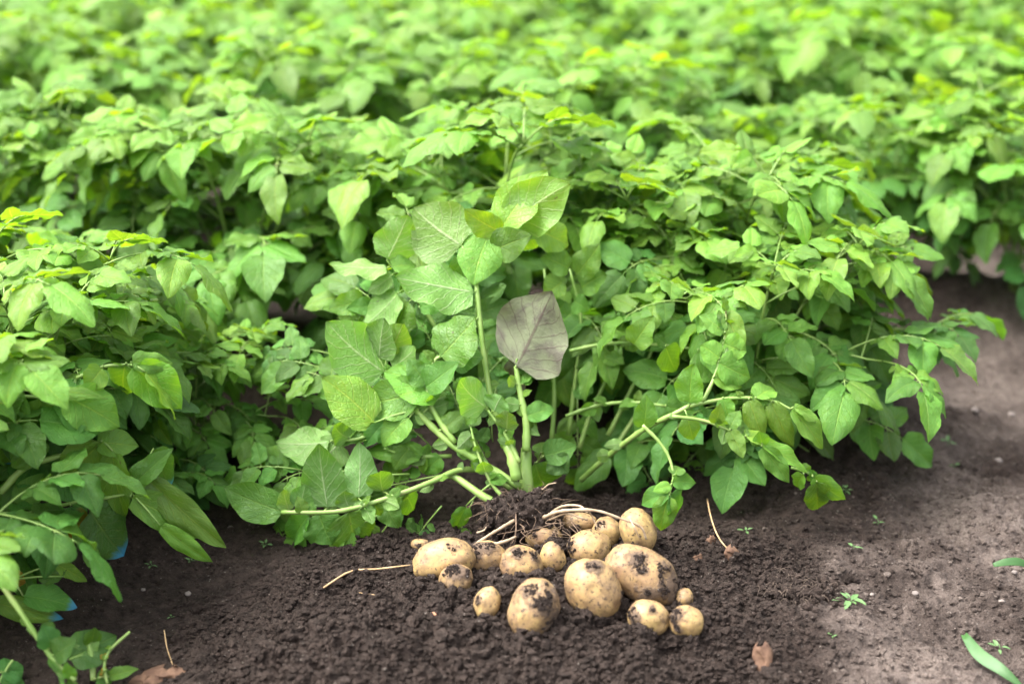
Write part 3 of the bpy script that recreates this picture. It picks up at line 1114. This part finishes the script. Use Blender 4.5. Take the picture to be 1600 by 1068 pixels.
POT_V, POT_F = ico(5)
SPEC = [
    (693, 875, 49, 33, 14, .40, .60, 1, 'large oblong clean potato, leftmost of the heap', [(.25, .75, .22, 30)], 5, .0, None),
    (758, 870, 34, 24, 5, .95, .45, 2, 'soil smeared potato tucked between the leftmost potato and the round speckled one', [(-.5, .6, .5, 160), (.2, .8, .4, 90)], 3, .0, None),
    (713, 905, 27, 24, 10, .80, .95, 3, 'small round potato with a dark soil cap below the leftmost potato', [(-.1, .75, .5, 170), (.6, .5, .3, 50)], 3, .0, None),
    (761, 944, 29, 21, 78, .45, .55, 4, 'small upright potato half sunk in the front soil left of the mud capped one', [(-.6, .5, .3, 40)], 2, .1, None),
    (813, 882, 34, 31, 150, .48, .6, 5, 'roundish speckled potato with soil specks left of the tiny oval potato', [(-.1, .75, .32, 90), (.7, .55, .3, 60)], 4, .0, None),
    (849, 838, 30, 19, 6, .42, .7, 6, 'small oval potato just under the root ball', [(-.5, .3, .2, 25)], 3, .0, None),
    (864, 871, 25, 20, 100, .22, .75, 7, 'tiny smooth oval potato in the middle of the heap', [(.3, .95, .3, 60)], 2, .0, None),
    (834, 953, 50, 39, 66, .62, .62, 8, 'large potato at the front with a thick patch of mud on its upper half', [(.25, .45, .42, 330), (.35, .7, .35, 200), (.75, -.5, .35, 110), (-.1, .85, .3, 120)], 4, .05, None),
    (921, 854, 35, 28, 12, .38, .66, 9, 'rounded pinkish potato in the centre right of the tiny oval one', [(-.95, .1, .35, 120)], 5, .0, None),
    (927, 920, 50, 42, 120, .50, .62, 10, 'big freckled potato with a notch at its foot, front centre', [(.0, .9, .25, 70), (.95, -.3, .2, 30)], 6, .0, None),
    (997, 828, 35, 29, 110, .42, .85, 11, 'tall potato at the back right under the dangling root end', [(-.2, -.8, .3, 40)], 3, .0, None),
    (948, 832, 26, 23, 120, .40, .75, 12, 'yellow potato half hidden behind the centre potato under the roots', [(-.4, .6, .3, 60)], 3, .0, None),
    (905, 815, 27, 15, 0, .50, .9, 13, 'yellow potato lying under the tangle of pale roots', [(-.2, -.6, .5, 90)], 3, .0, None),
    (1004, 898, 61, 42, -32, .86, .58, 14, 'largest potato, muddy and brown, at the right of the heap', [(-.15, .55, .33, 260), (.55, .35, .25, 120), (.55, -.35, .25, 120), (.1, -.45, .2, 70), (.8, -.4, .3, 120)], 5, .0, None),
    (1013, 964, 34, 27, -14, .58, .52, 15, 'brownish round potato at the front right below the largest one', [(-.8, .2, .35, 80), (.1, .6, .2, 40)], 4, .0, None),
    (1072, 970, 28, 26, -30, .48, .55, 16, 'yellowish round potato at the far right front corner of the heap', [(-.7, .5, .4, 110), (-.6, -.3, .25, 50)], 4, .0, None),
    (1068, 934, 16, 15, 60, .45, .4, 17, 'small potato peeping out above the far right front one', [], 2, .0, None),
    (657, 850, 16, 9, 0, .70, .5, 18, 'brownish potato barely showing behind the leftmost potato', [], 2, .0, None),
    (757, 852, 19, 8, 5, .35, 2.2, 19, 'finger sized pale tuber behind the soil smeared potato', [], 1, .0, None),
    (1198, 716, 10, 16, 0, .45, .6, 20, 'yellow potato in shade under the right hand foliage', [], 2, .0, None),
]
for s_ in SPEC: potato(*s_)

# soil heaped against the potatoes
hp = []
for (u, v, n, w_, hh) in [(762, 905, 420, 26, 9), (800, 912, 260, 22, 9), (880, 930, 260, 14, 26), (930, 962, 420, 40, 6), (1000, 990, 350, 40, 7), (1060, 1000, 260, 30, 6), (872, 845, 260, 16, 12),
                          (835, 1000, 300, 40, 6), (760, 975, 240, 28, 6), (712, 935, 200, 26, 6), (690, 915, 160, 40, 5), (890, 888, 180, 14, 12), (960, 950, 180, 20, 8), (850, 905, 200, 20, 8)]:
    for i in range(n):
        uu, vv = crg.gauss(u, w_ * .6), crg.gauss(v, hh * .6)
        d = ray(uu, vv); p = CAM + d * 1.3
        t = 1.3
        while p.z > hgt(p.x, p.y) + .006 and t < 3:
            t += .006; p = CAM + d * t
        hp.append((p.x, p.y, hfine(p.x, p.y) + crg.uniform(-.002, .010)))
V2, F2 = crumb_cloud(np.array(hp), .0012 + .006 * nrg.uniform(size=len(hp)) ** 2.4, I1, .9)
me = bigmesh('soil_crumbs', V2, F2, False); me.attributes.new('dry', 'FLOAT', 'POINT')
tag(put('soil_crumbs', me, None, [M_SOIL]), 'loose dark soil heaped against and between the potatoes', 'soil', None, 'stuff')


# ------------------------------------------------------------------ roots lying over the heap (parts of the uprooted plant)
def root(pts, r0, r1, name='root', mat=None, seed=1):
    mb = MB(); mb.tube(spline([at(*p) for p in pts], 6 * len(pts)), r0, r1, 7, 0, .16, seed)
    mesh_at(name, mb, L0, pulled, [mat or M_ROOT])


yr = 1.735
root([(850, 808, 1.80), (872, 799, 1.77), (905, 796, yr), (935, 798, yr), (965, 808, yr), (1000, 822, yr), (1010, 842, yr)], .0028, .0013, seed=2)
root([(862, 800, 1.80), (880, 790, 1.78), (905, 790, 1.76), (918, 800, 1.74)], .0019, .0013, seed=3)
root([(858, 812, 1.79), (884, 802, 1.76), (906, 808, 1.74), (918, 812, 1.74)], .0016, .0012, seed=4)
root([(920, 798, yr), (926, 808, yr), (934, 826, yr - .005)], .0012, .0007, seed=5)
root([(985, 812, yr), (992, 825, yr - .01), (1000, 842, yr - .01)], .0012, .0006, seed=6)
root([(742, 850, 1.765), (770, 832, 1.78), (804, 812, 1.80)], .0022, .0026, seed=7)
root([(764, 852, 1.755), (790, 845, 1.76), (806, 838, 1.775)], .0028, .0018, seed=8)
root([(838, 772, 1.86), (850, 762, 1.86), (858, 756, 1.86), (869, 754, 1.86)], .0012, .0006, seed=9)
root([(806, 800, 1.80), (806, 830, 1.78), (800, 850, 1.77)], .0010, .0006, mat=M_ROOTD, seed=10)
root([(745, 832, 1.80), (756, 828, 1.80), (760, 823, 1.80)], .0014, .0009, seed=11)
for i in range(16):
    u0 = crg.uniform(800, 900); v0 = crg.uniform(800, 830)
    root([(u0, v0, 1.80), (u0 + crg.uniform(-20, 20), v0 + crg.uniform(6, 18), 1.775), (u0 + crg.uniform(-35, 35), v0 + crg.uniform(10, 34), 1.765)], .0007, .0003, 'rootlet', M_ROOTD, i)

# ------------------------------------------------------------------ the stem that sprawls out of the second row at the right
B2 = ground(930, 728)
spr = thing('potato_plant', B2, 'sprawling potato stem bent low over bare soil right of the uprooted plant', 'plant', 'potato plants of the second row')
L2 = B2.copy()


def yb(v, dy=0): return ypl(v, dy)


def sleaf(stalk, r0, r1, leaflets, dy, minor=2): return build_leaf(spr, L2, stalk, r0, r1, [l[:7] + (min(1, l[7] + .1),) + l[8:] for l in leaflets], dy - .035, minor)


sleaf([(908, 750, .16), (934, 726, .13), (968, 698, .085), (1010, 668, .04), (1050, 648, .01), (1078, 634)], .0044, .0036, [(1006, 668, 1010, 622, 34, 1, 10, .4), (1074, 650, 1088, 690, 32, 1, 0, .3)], -.02, 1)
sleaf([(1078, 634), (1140, 622), (1200, 624), (1238, 640)], .0030, .0016,
      [(1078, 630, 1086, 568, 44, 1, 0, .25), (1236, 638, 1298, 694, 36, 1, -15, .6, None, -.02), (1205, 628, 1240, 700, 32, 1, 15, .6, None, -.03), (1170, 624, 1196, 684, 32, 1, 5, .55, None, -.03),
       (1130, 622, 1142, 660, 26, 1, 0, .5, None, -.02), (1240, 636, 1290, 648, 26, 1, -30, .7, None, 0), (1180, 622, 1212, 594, 34, 1, -10, .65, None, .03)], -.03, 4)
sleaf([(1050, 650), (1100, 657), (1150, 676), (1190, 696)], .0028, .0016,
      [(1190, 697, 1234, 756, 32, 1, 10, .6, None, -.02), (1190, 692, 1262, 738, 32, 1, -15, .62, None, .0), (1165, 682, 1216, 676, 36, 1, -20, .55, None, .02), (1140, 670, 1156, 640, 26, 1, -10, .6),
       (1140, 672, 1160, 716, 26, 1, 10, .5, None, -.03), (1118, 662, 1124, 636, 22, 1, 10, .55)], -.05, 4)
sleaf([(1098, 628), (1116, 590), (1128, 550), (1134, 512), (1134, 478)], .0030, .0014,
      [(1132, 520, 1098, 488, 34, 1, 20, .75), (1134, 500, 1146, 520, 26, 1, 30, .7), (1134, 486, 1132, 462, 14, 1, 40, .85), (1122, 566, 1180, 586, 46, 1, 10, .62),
       (1114, 590, 1160, 606, 34, 1, 0, .55), (1124, 560, 1094, 540, 34, 1, 0, .6), (1130, 536, 1168, 548, 44, 1, 20, .7)], -.03, 3)
sleaf([(1004, 664), (1030, 690), (1046, 716), (1052, 745), (1046, 770)], .0026, .0016,
      [(1046, 768, 994, 788, 30, 1, -10, .22), (1048, 770, 1074, 808, 40, 1, -10, .16), (1046, 774, 1030, 836, 34, 1, 0, .18), (1050, 752, 1088, 756, 26, 1, 20, .2),
       (1054, 742, 1060, 722, 24, 1, 0, .25), (1048, 758, 1024, 764, 18, 1, 0, .45)], -.09, 0)
sleaf([(884, 650, .06), (930, 634, .06), (985, 628, .06), (1040, 634, .05)], .0030, .0024, [(1040, 634, 1088, 640, 30, 1, 0, .5)], .04, 3)
sleaf([(890, 548, .08), (940, 538, .08), (1000, 536, .08), (1092, 546, .07)], .0030, .0022, [(1090, 546, 1140, 590, 60, 1, 10, .5), (990, 538, 1010, 500, 40, 1, 0, .45), (1040, 540, 1060, 580, 40, 1, 0, .4)], .03, 3)
# leaf hanging onto the track
sleaf([(1236, 730, .02), (1262, 738, .02), (1278, 752, .02)], .0022, .0016,
      [(1276, 752, 1286, 812, 38, 1, 0, .3), (1270, 744, 1330, 790, 30, 1, 30, .35), (1256, 740, 1240, 766, 30, 1, 0, .3)], .02, 1)

# bare stems standing behind the grey leaf
bs = thing('potato_plant', at(905, 690, 2.06), 'upright bare stalks with leaves hanging between them, behind the grey dusty leaf', 'plant', 'potato plants of the second row')
for pts in ([(862, 690), (866, 620), (862, 540), (850, 420)], [(888, 680), (898, 600), (908, 500), (890, 420)], [(950, 680), (985, 610), (1020, 540), (1030, 440)], [(960, 700), (1000, 640), (1050, 570), (1080, 520)], [(905, 700), (925, 640), (960, 560), (985, 440)]):
    mb = MB(); mb.tube(spline([at(u, v, 2.06 + (690 - v) * .0004) for u, v in pts], 14), .0042, .0016, 7, 0, .06)
    mesh_at('stem', mb, bs.location.copy(), bs, [M_STEM])
for (bu, bv, tu, tv, wd, ag) in [(890, 420, 850, 400, 46, .5), (908, 450, 948, 430, 46, .55), (884, 470, 866, 500, 30, .4), (896, 470, 918, 478, 30, .4), (862, 560, 838, 540, 36, .3), (898, 600, 928, 610, 36, .25), (900, 430, 935, 380, 44, .6), (880, 440, 850, 460, 40, .5)]:
    put_leaflet(bs, bs.location.copy(), at(bu, bv, 2.10), at(tu, tv, 2.09), wd, 1, crg.uniform(-20, 20), ag)

# leaves that close the foot of the second row behind the stalks
for i in range(34):
    u = crg.uniform(850, 1290); v = crg.uniform(400, 700) if u < 1100 else crg.uniform(520, 730)
    y_ = 2.14 + (700 - v) * .0004 + crg.uniform(-.03, .05)
    p = at(u, v, y_)
    if p.z < .06: continue
    o = put('leaf', OLD[i % 8].rachis, bs)
    d = Vector((crg.uniform(-1, 1), crg.uniform(-.6, -.1), crg.uniform(-.5, .5)))
    sz = crg.uniform(.7, .95)
    mtx = frame(p, d, (CAM - p).normalized() * .6 + Vector((crg.uniform(-.3, .3), 0, .8)), sz, sz, sz)
    mtx.translation = p - bs.location
    o.matrix_basis = mtx
    lc = leafcol(.15 + crg.uniform(0, .35), crg)
    for kk, m2, _, _ in OLD[i % 8].leaf:
        q = put('leaflet', NEAR[kk], o); q.matrix_basis = m2; q.color = lc

# ------------------------------------------------------------------ picked-out leaves of the front plant
B3 = Vector((-.66, 1.80, hgt(-.66, 1.80)))
fp = thing('potato_plant', B3, 'potato plant with blue tipped drooping leaves over the hollow at lower left', 'plant', 'potato plants of the front row')
L3 = B3.copy()


def fleaf(y0, stalk, r0, r1, leaflets, minor=0):
    return build_leaf(fp, L3, stalk, r0, r1, leaflets, y0 - ypl(stalk[0][1]), minor)


fleaf(1.74, [(0, 618), (60, 620), (110, 626)], .0028, .0020, [(104, 620, 186, 668, 72, 1, 10, .7), (60, 610, 158, 604, 26, 1, -20, .85), (60, 620, 98, 700, 60, 1, 30, .4)])
fleaf(1.76, [(120, 590), (165, 572), (205, 570)], .0026, .0018, [(206, 572, 282, 642, 66, 1, 15, .5), (205, 566, 272, 558, 34, 1, 0, .6), (196, 568, 188, 632, 50, 1, 10, .4), (226, 580, 284, 650, 50, 1, -50, .8), (160, 574, 130, 604, 40, 1, 0, .6)])
fleaf(1.72, [(0, 770), (40, 730), (100, 710), (160, 690)], .0050, .0030, [(158, 690, 104, 758, 60, 1, -25, .55), (176, 704, 190, 814, 56, 1, 20, .62), (150, 690, 216, 690, 46, 1, 0, .5), (60, 720, 30, 680, 60, 1, 0, .4), (14, 690, 20, 738, 54, 1, 0, .45, M_BLUE)])
fleaf(1.74, [(150, 780), (185, 774), (205, 770)], .0026, .0018, [(204, 776, 324, 842, 52, 1, 15, .38), (226, 744, 354, 856, 44, 1, 25, .52), (250, 820, 336, 882, 26, 1, 20, .5), (240, 700, 270, 762, 44, 1, 0, .45, M_BLUE), (204, 760, 262, 700, 44, 1, 0, .5)])
fleaf(1.72, [(0, 815), (50, 800), (110, 786), (150, 776)], .0034, .0022, [(50, 800, 52, 912, 76, 1, 10, .05), (140, 796, 200, 866, 80, 1, 0, .1, M_BLUE), (110, 790, 118, 846, 44, 1, 0, .2, M_YEL), (70, 796, 66, 826, 26, 1, 0, .2), (30, 790, 60, 740, 40, 1, 0, .3)])
fleaf(1.66, [(0, 900), (20, 905)], .003, .002, [(0, 892, 42, 908, 34, 1, 0, .5, M_YEL), (-10, 940, 92, 962, 34, 1, 15, .55, M_BLUE), (36, 930, 120, 950, 44, 1, 0, .2, M_BLUE), (88, 880, 134, 910, 22, 1, 30, .5), (100, 900, 58, 884, 40, 1, 0, .1)])

# ------------------------------------------------------------------ small plants, litter, stones
def small_weed(u, v, hpx, n, label, seed):
    rg = random.Random(seed)
    p = ground(u, v); p.z = hfine(p.x, p.y) - .002
    o = thing('weed_seedling', p, label, 'weed', 'small weeds on the bare soil')
    s = px2m(p) * hpx * .78
    mb = MB(); mb.tube([(0, 0, 0), (s * .1, 0, s * .3), (s * .05, s * .1, s * .55)], s * .05, s * .03, 5)
    put('stem', mb.mesh('stem', [M_WEED]), o)
    for i in range(n):
        a = i * 6.283 / n + rg.uniform(-.4, .4)
        z0 = rg.uniform(.25, .55) * s
        b = Vector((0, 0, z0)); d = Vector((math.cos(a), math.sin(a), rg.uniform(-.1, .6)))
        ln = s * rg.uniform(.5, .95)
        q = put('leaf', WEEDM[rg.randrange(3)], o)
        q.matrix_basis = frame(b + d * ln * .25, d, Vector((0, 0, 1)), ln * .8, ln, ln)
    return o


WEEDM = [leaflet_mesh('weed_leaf', 500 + k, 5, 6, .2, .15, .02, .55, [M_WEED])[0] for k in range(3)]
for i, (u, v, h, n, lab) in enumerate([
        (1328, 944, 34, 8, 'clump of small green weeds on the trodden strip right of the potatoes'),
        (1333, 858, 18, 4, 'tiny two leaved seedling above the weed clump on the strip'),
        (1370, 824, 22, 3, 'small flat seedling on the strip below the drooping foliage'),
        (1560, 1016, 26, 4, 'pale four leaved seedling beside the grass blade at lower right'),
        (1165, 832, 20, 4, 'small seedling in dark soil beneath the sprawling stem'),
        (1480, 696, 22, 5, 'out of focus weed on the strip at right beside the second row'),
        (1490, 730, 14, 3, 'tiny weed on the strip below the out of focus weed'),
        (1320, 770, 20, 5, 'small weed near the end of the second row foliage'),
        (268, 970, 10, 3, 'tiny seedling in the hollow left of the mound'),
        (236, 882, 14, 4, 'seedling in the hollow under the blue tipped leaf'),
        (300, 880, 14, 4, 'seedling in the hollow right of the drooping leaf tips'),
        (415, 856, 16, 5, 'pale weed on soil below the long low stalk'),
        (1300, 1000, 14, 3, 'small seedling near the dried curled leaf')]):
    small_weed(u, v, h, n, lab, 40 + i)


def blade(u0, v0, pts, wpx, label):
    p0 = ground(u0, v0)
    o_pts = spline([at(u, v, y) for u, v, y in pts], 14)
    vs, fs = [], []
    for i, p in enumerate(o_pts):
        q = i / 13; h = wpx * px2m(p) * .5 * (math.sin(math.pi * (.12 + .88 * q)) ** .8)
        t = (o_pts[min(i + 1, 13)] - o_pts[max(i - 1, 0)]).normalized()
        sd_ = t.cross((CAM - p).normalized() + Vector((0, 0, .3))).normalized()
        nn = sd_.cross(t)
        for k, f_ in ((-1, .25), (0, -.45), (1, .25)): vs.append(tuple(p + sd_ * h * k + nn * h * f_ * 1.0))
    for i in range(13):
        for k in range(2):
            a = i * 3 + k; fs.append((a, a + 1, a + 4, a + 3))
    mb = MB(); mb.add(vs, fs)
    L = o_pts[-1].copy(); mb.v = [tuple(Vector(q) - L) for q in mb.v]
    o = put('grass_blade', mb.mesh('grass_blade', [M_GRASS])); o.location = L
    m_ = o.modifiers.new('thick', 'SOLIDIFY'); m_.thickness = .0006
    tag(o, label, 'grass', 'grass blades at the right edge')


blade(1600, 1066, [(1506, 990, 1.62), (1530, 1022, 1.58), (1565, 1046, 1.55), (1604, 1078, 1.53)], 20, 'broad bent grass blade in the lower right corner')
blade(1610, 900, [(1552, 882, 1.70), (1578, 877, 1.70), (1600, 880, 1.70), (1625, 900, 1.70)], 12, 'narrow pale grass blade entering at the right edge')


def crumple(u, v, w_, h_, label, seed, name='dried_leaf', lift=.5, stand=0.3):
    rg = random.Random(seed)
    p = ground(u, v); s = px2m(p)
    vs, fs, uv = [], [], []
    N, M = 11, 13
    for j in range(M):
        for i in range(N):
            a = i / (N - 1) * 2 - 1; b = j / (M - 1)
            hw = math.sin(math.pi * (.08 + .88 * b)) ** .6
            n1 = mnoise.noise(Vector((a * 1.1, b * 1.6, seed * 2.3))); n2 = mnoise.noise(Vector((a * 3.1, b * 3.7, seed * 5.1)))
            th = a * 1.5 + n1 * .8
            x = math.sin(th) * hw * .5 * w_ * s + n2 * .1 * w_ * s
            z = b * h_ * s * (1 + .15 * n1) * (.55 + stand)
            y = (-math.cos(th) * .35 + .3 * n1 + .25 * n2) * w_ * s * .7 + b * h_ * s * (.6 - stand)
            vs.append((x + n1 * .15 * w_ * s * b, y, z)); uv.append((a * .5 + .5, b))
    for j in range(M - 1):
        for i in range(N - 1):
            q = j * N + i; fs.append((q, q + 1, q + N + 1, q + N))
    mb = MB(); mb.add(vs, fs, uv)
    o = put(name, mb.mesh(name, [M_DRY])); o.location = (p.x, p.y, hfine(p.x, p.y) - .003)
    m_ = o.modifiers.new('thick', 'SOLIDIFY'); m_.thickness = .0007
    return tag(o, label, 'dead leaf', 'dead leaves on the soil')


crumple(1192, 1050, 34, 58, 'curled dry brown leaf standing in soil at the bottom right of the mound', 3, stand=.15)
crumple(1143, 878, 26, 26, 'small crumpled dry leaf on soil right of the potato heap', 5)
crumple(1112, 848, 18, 20, 'small dry leaf scrap at the foot of the dry stalk', 6)
crumple(258, 1060, 70, 26, 'crumpled brown dead leaf at the bottom edge left of the mound', 8, stand=.1)
crumple(228, 1072, 50, 24, 'broken dry leaf piece beside the dead leaf at the bottom left', 9, stand=.1)
crumple(1090, 880, 16, 14, 'tiny dry leaf flake near the largest potato', 10)


def straw(pts, r, label, mat=None, name='straw'):
    q = []
    for (u, v, lift) in pts:
        p = ground(u, v); q.append(Vector((p.x, p.y, hfine(p.x, p.y) + r + lift)))
    L = q[0].copy()
    mb = MB(); mb.tube([p - L for p in spline(q, 12)], r, r * .6, 6, 0, .15, len(pts))
    o = put(name, mb.mesh(name, [mat or M_STRAW])); o.location = L
    return tag(o, label, 'straw', 'dry straws on the soil')


straw([(506, 926, .004), (548, 914, .009), (590, 900, .009), (642, 886, .004)], .0016, 'long thin straw on the soil left of the potatoes')
straw([(1104, 800, .022), (1110, 824, .014), (1122, 850, .009), (1142, 874, .005)], .0014, 'thin dry stalk on soil right of the potato heap')
straw([(258, 1000, .012), (262, 1020, .005), (270, 1040, .001)], .0011, 'dry twig in the hollow near the bottom left dead leaf')
straw([(560, 935, .001), (600, 925, .002), (625, 930, .001)], .0006, 'hair thin root lying left of the small round potato')

# wood chip, stones
def pebble(u, v, rpx, label, seed, name='stone', mat=None, flat=.7, cat='stone', grp='pale stones on the soil'):
    rg = random.Random(seed)
    p = ground(u, v); r = rpx * px2m(p) * .75
    V, F = I2
    VV = []
    for q in V:
        q = Vector(q); f_ = 1 + .35 * mnoise.noise(q * 1.5 + Vector((seed, 0, 0)))
        VV.append((q.x * r * f_ * rg.uniform(.97, 1.03), q.y * r * f_, q.z * r * flat * f_))
    o = put(name, bigmesh(name, np.array(VV), F), None, [mat or M_STONE])
    o.location = (p.x, p.y, hfine(p.x, p.y) + r * flat * .35); o.rotation_euler = (0, 0, rg.uniform(0, 6))
    return tag(o, label, cat, grp)


pebble(678, 963, 7, 'reddish wood chip on the mound left of the front potatoes', 2, 'wood_chip', plain('wood_chip', (.34, .16, .09), (.46, .25, .15), 70), .3, 'wood chip', None)
for i, (u, v, r, lab) in enumerate([
        (224, 925, 5, 'small round pale stone in the hollow at left'), (294, 930, 7, 'angular pale stone in the hollow left of the mound'),
        (1362, 932, 5, 'pinkish pale stone beside the weed clump'), (1584, 902, 6, 'pale stone at the right edge under the narrow grass blade'), (1565, 942, 7, 'pale lump on the strip at the far right'),
        (1430, 928, 7, 'flat pale lump on the strip right of the weed clump'), (1560, 720, 8, 'out of focus pale stone on the far strip'), 
        (1523, 645, 8, 'out of focus stone at the upper end of the strip'),
        (360, 826, 6, 'small pale stone behind the long low stalk'), (1580, 650, 7, 'out of focus stone at the right edge of the strip')]):
    pebble(u, v, r, lab, 60 + i)
# matted clump of soil and fine roots at the right of the mound
p = ground(1240, 925); p.z = hfine(p.x, p.y)
cl = thing('root_clod', p, 'matted clod of soil and fine roots on the right flank of the mound', 'clod')
mb = MB()
for i in range(220):
    q = Vector((crg.gauss(0, .028), crg.gauss(0, .018), crg.uniform(-.004, .012)))
    d = Vector((crg.uniform(-1, 1), crg.uniform(-1, .3), crg.uniform(-.3, .9))).normalized() * crg.uniform(.008, .026)
    mb.tube(spline([q, q + d * .6 + Vector((0, 0, .004)), q + d + Vector((0, 0, -.004))], 6), .0006, .0003, 4)
put('root_hairs', mb.mesh('root_hairs', [plain('dark_root', (.05, .036, .03), (.12, .09, .07), 150, .85)]), cl)['kind'] = 'stuff'
V2, F2 = crumb_cloud(np.stack([nrg.normal(0, .030, 700), nrg.normal(0, .02, 700), nrg.uniform(-.004, .012, 700)], -1), .0015 + .006 * nrg.uniform(size=700) ** 2, I1, .9)
me = bigmesh('soil_lump', V2, F2, False); me.attributes.new('dry', 'FLOAT', 'POINT')
put('soil_lump', me, cl, [M_SOIL])['kind'] = 'stuff'

# broken stems and weeds in the lower left corner
B4 = ground(120, 1056)
wl = thing('broken_potato_stem', B4, 'broken potato stem with ragged leaves lying on soil in the lower left corner', 'plant')
L4 = B4.copy()


def wleaf(stalk, r0, r1, leaflets, y0=1.54, minor=0):
    return build_leaf(wl, L4, stalk, r0, r1, leaflets, y0 - ypl(stalk[0][1]), minor)


wleaf([(4, 915), (34, 958), (62, 1000), (92, 1040), (118, 1062)], .0036, .0030, [(80, 1010, 70, 985, 34, 1, 0, .2), (84, 1024, 108, 1000, 40, 1, 0, .15), (96, 1046, 80, 1062, 46, 1, 0, .2), (70, 990, 84, 970, 20, 1, 0, .3)], 1.55, 3)
wleaf([(146, 1062), (144, 1030), (138, 1004), (122, 990)], .0038, .0034, [(108, 1030, 174, 986, 56, 1, 0, .15), (150, 1060, 176, 1064, 34, 1, 0, .3), (170, 1056, 212, 1042, 24, 1, 0, .3)], 1.53, 2)
wleaf([(168, 1068), (163, 1040), (172, 1015), (203, 986)], .0020, .0018, [(165, 1030, 158, 1012, 12, 1, 0, .9, M_YEL), (166, 1046, 154, 1048, 14, 1, 0, .95, M_YEL), (172, 1014, 164, 1006, 8, 1, 0, .9)], 1.52, 0)
wleaf([(0, 1064), (10, 1045), (20, 1030)], .002, .0015, [(0, 1050, 36, 1036, 40, 1, 0, .05), (0, 1066, 40, 1068, 34, 1, 0, .05)], 1.53, 0)
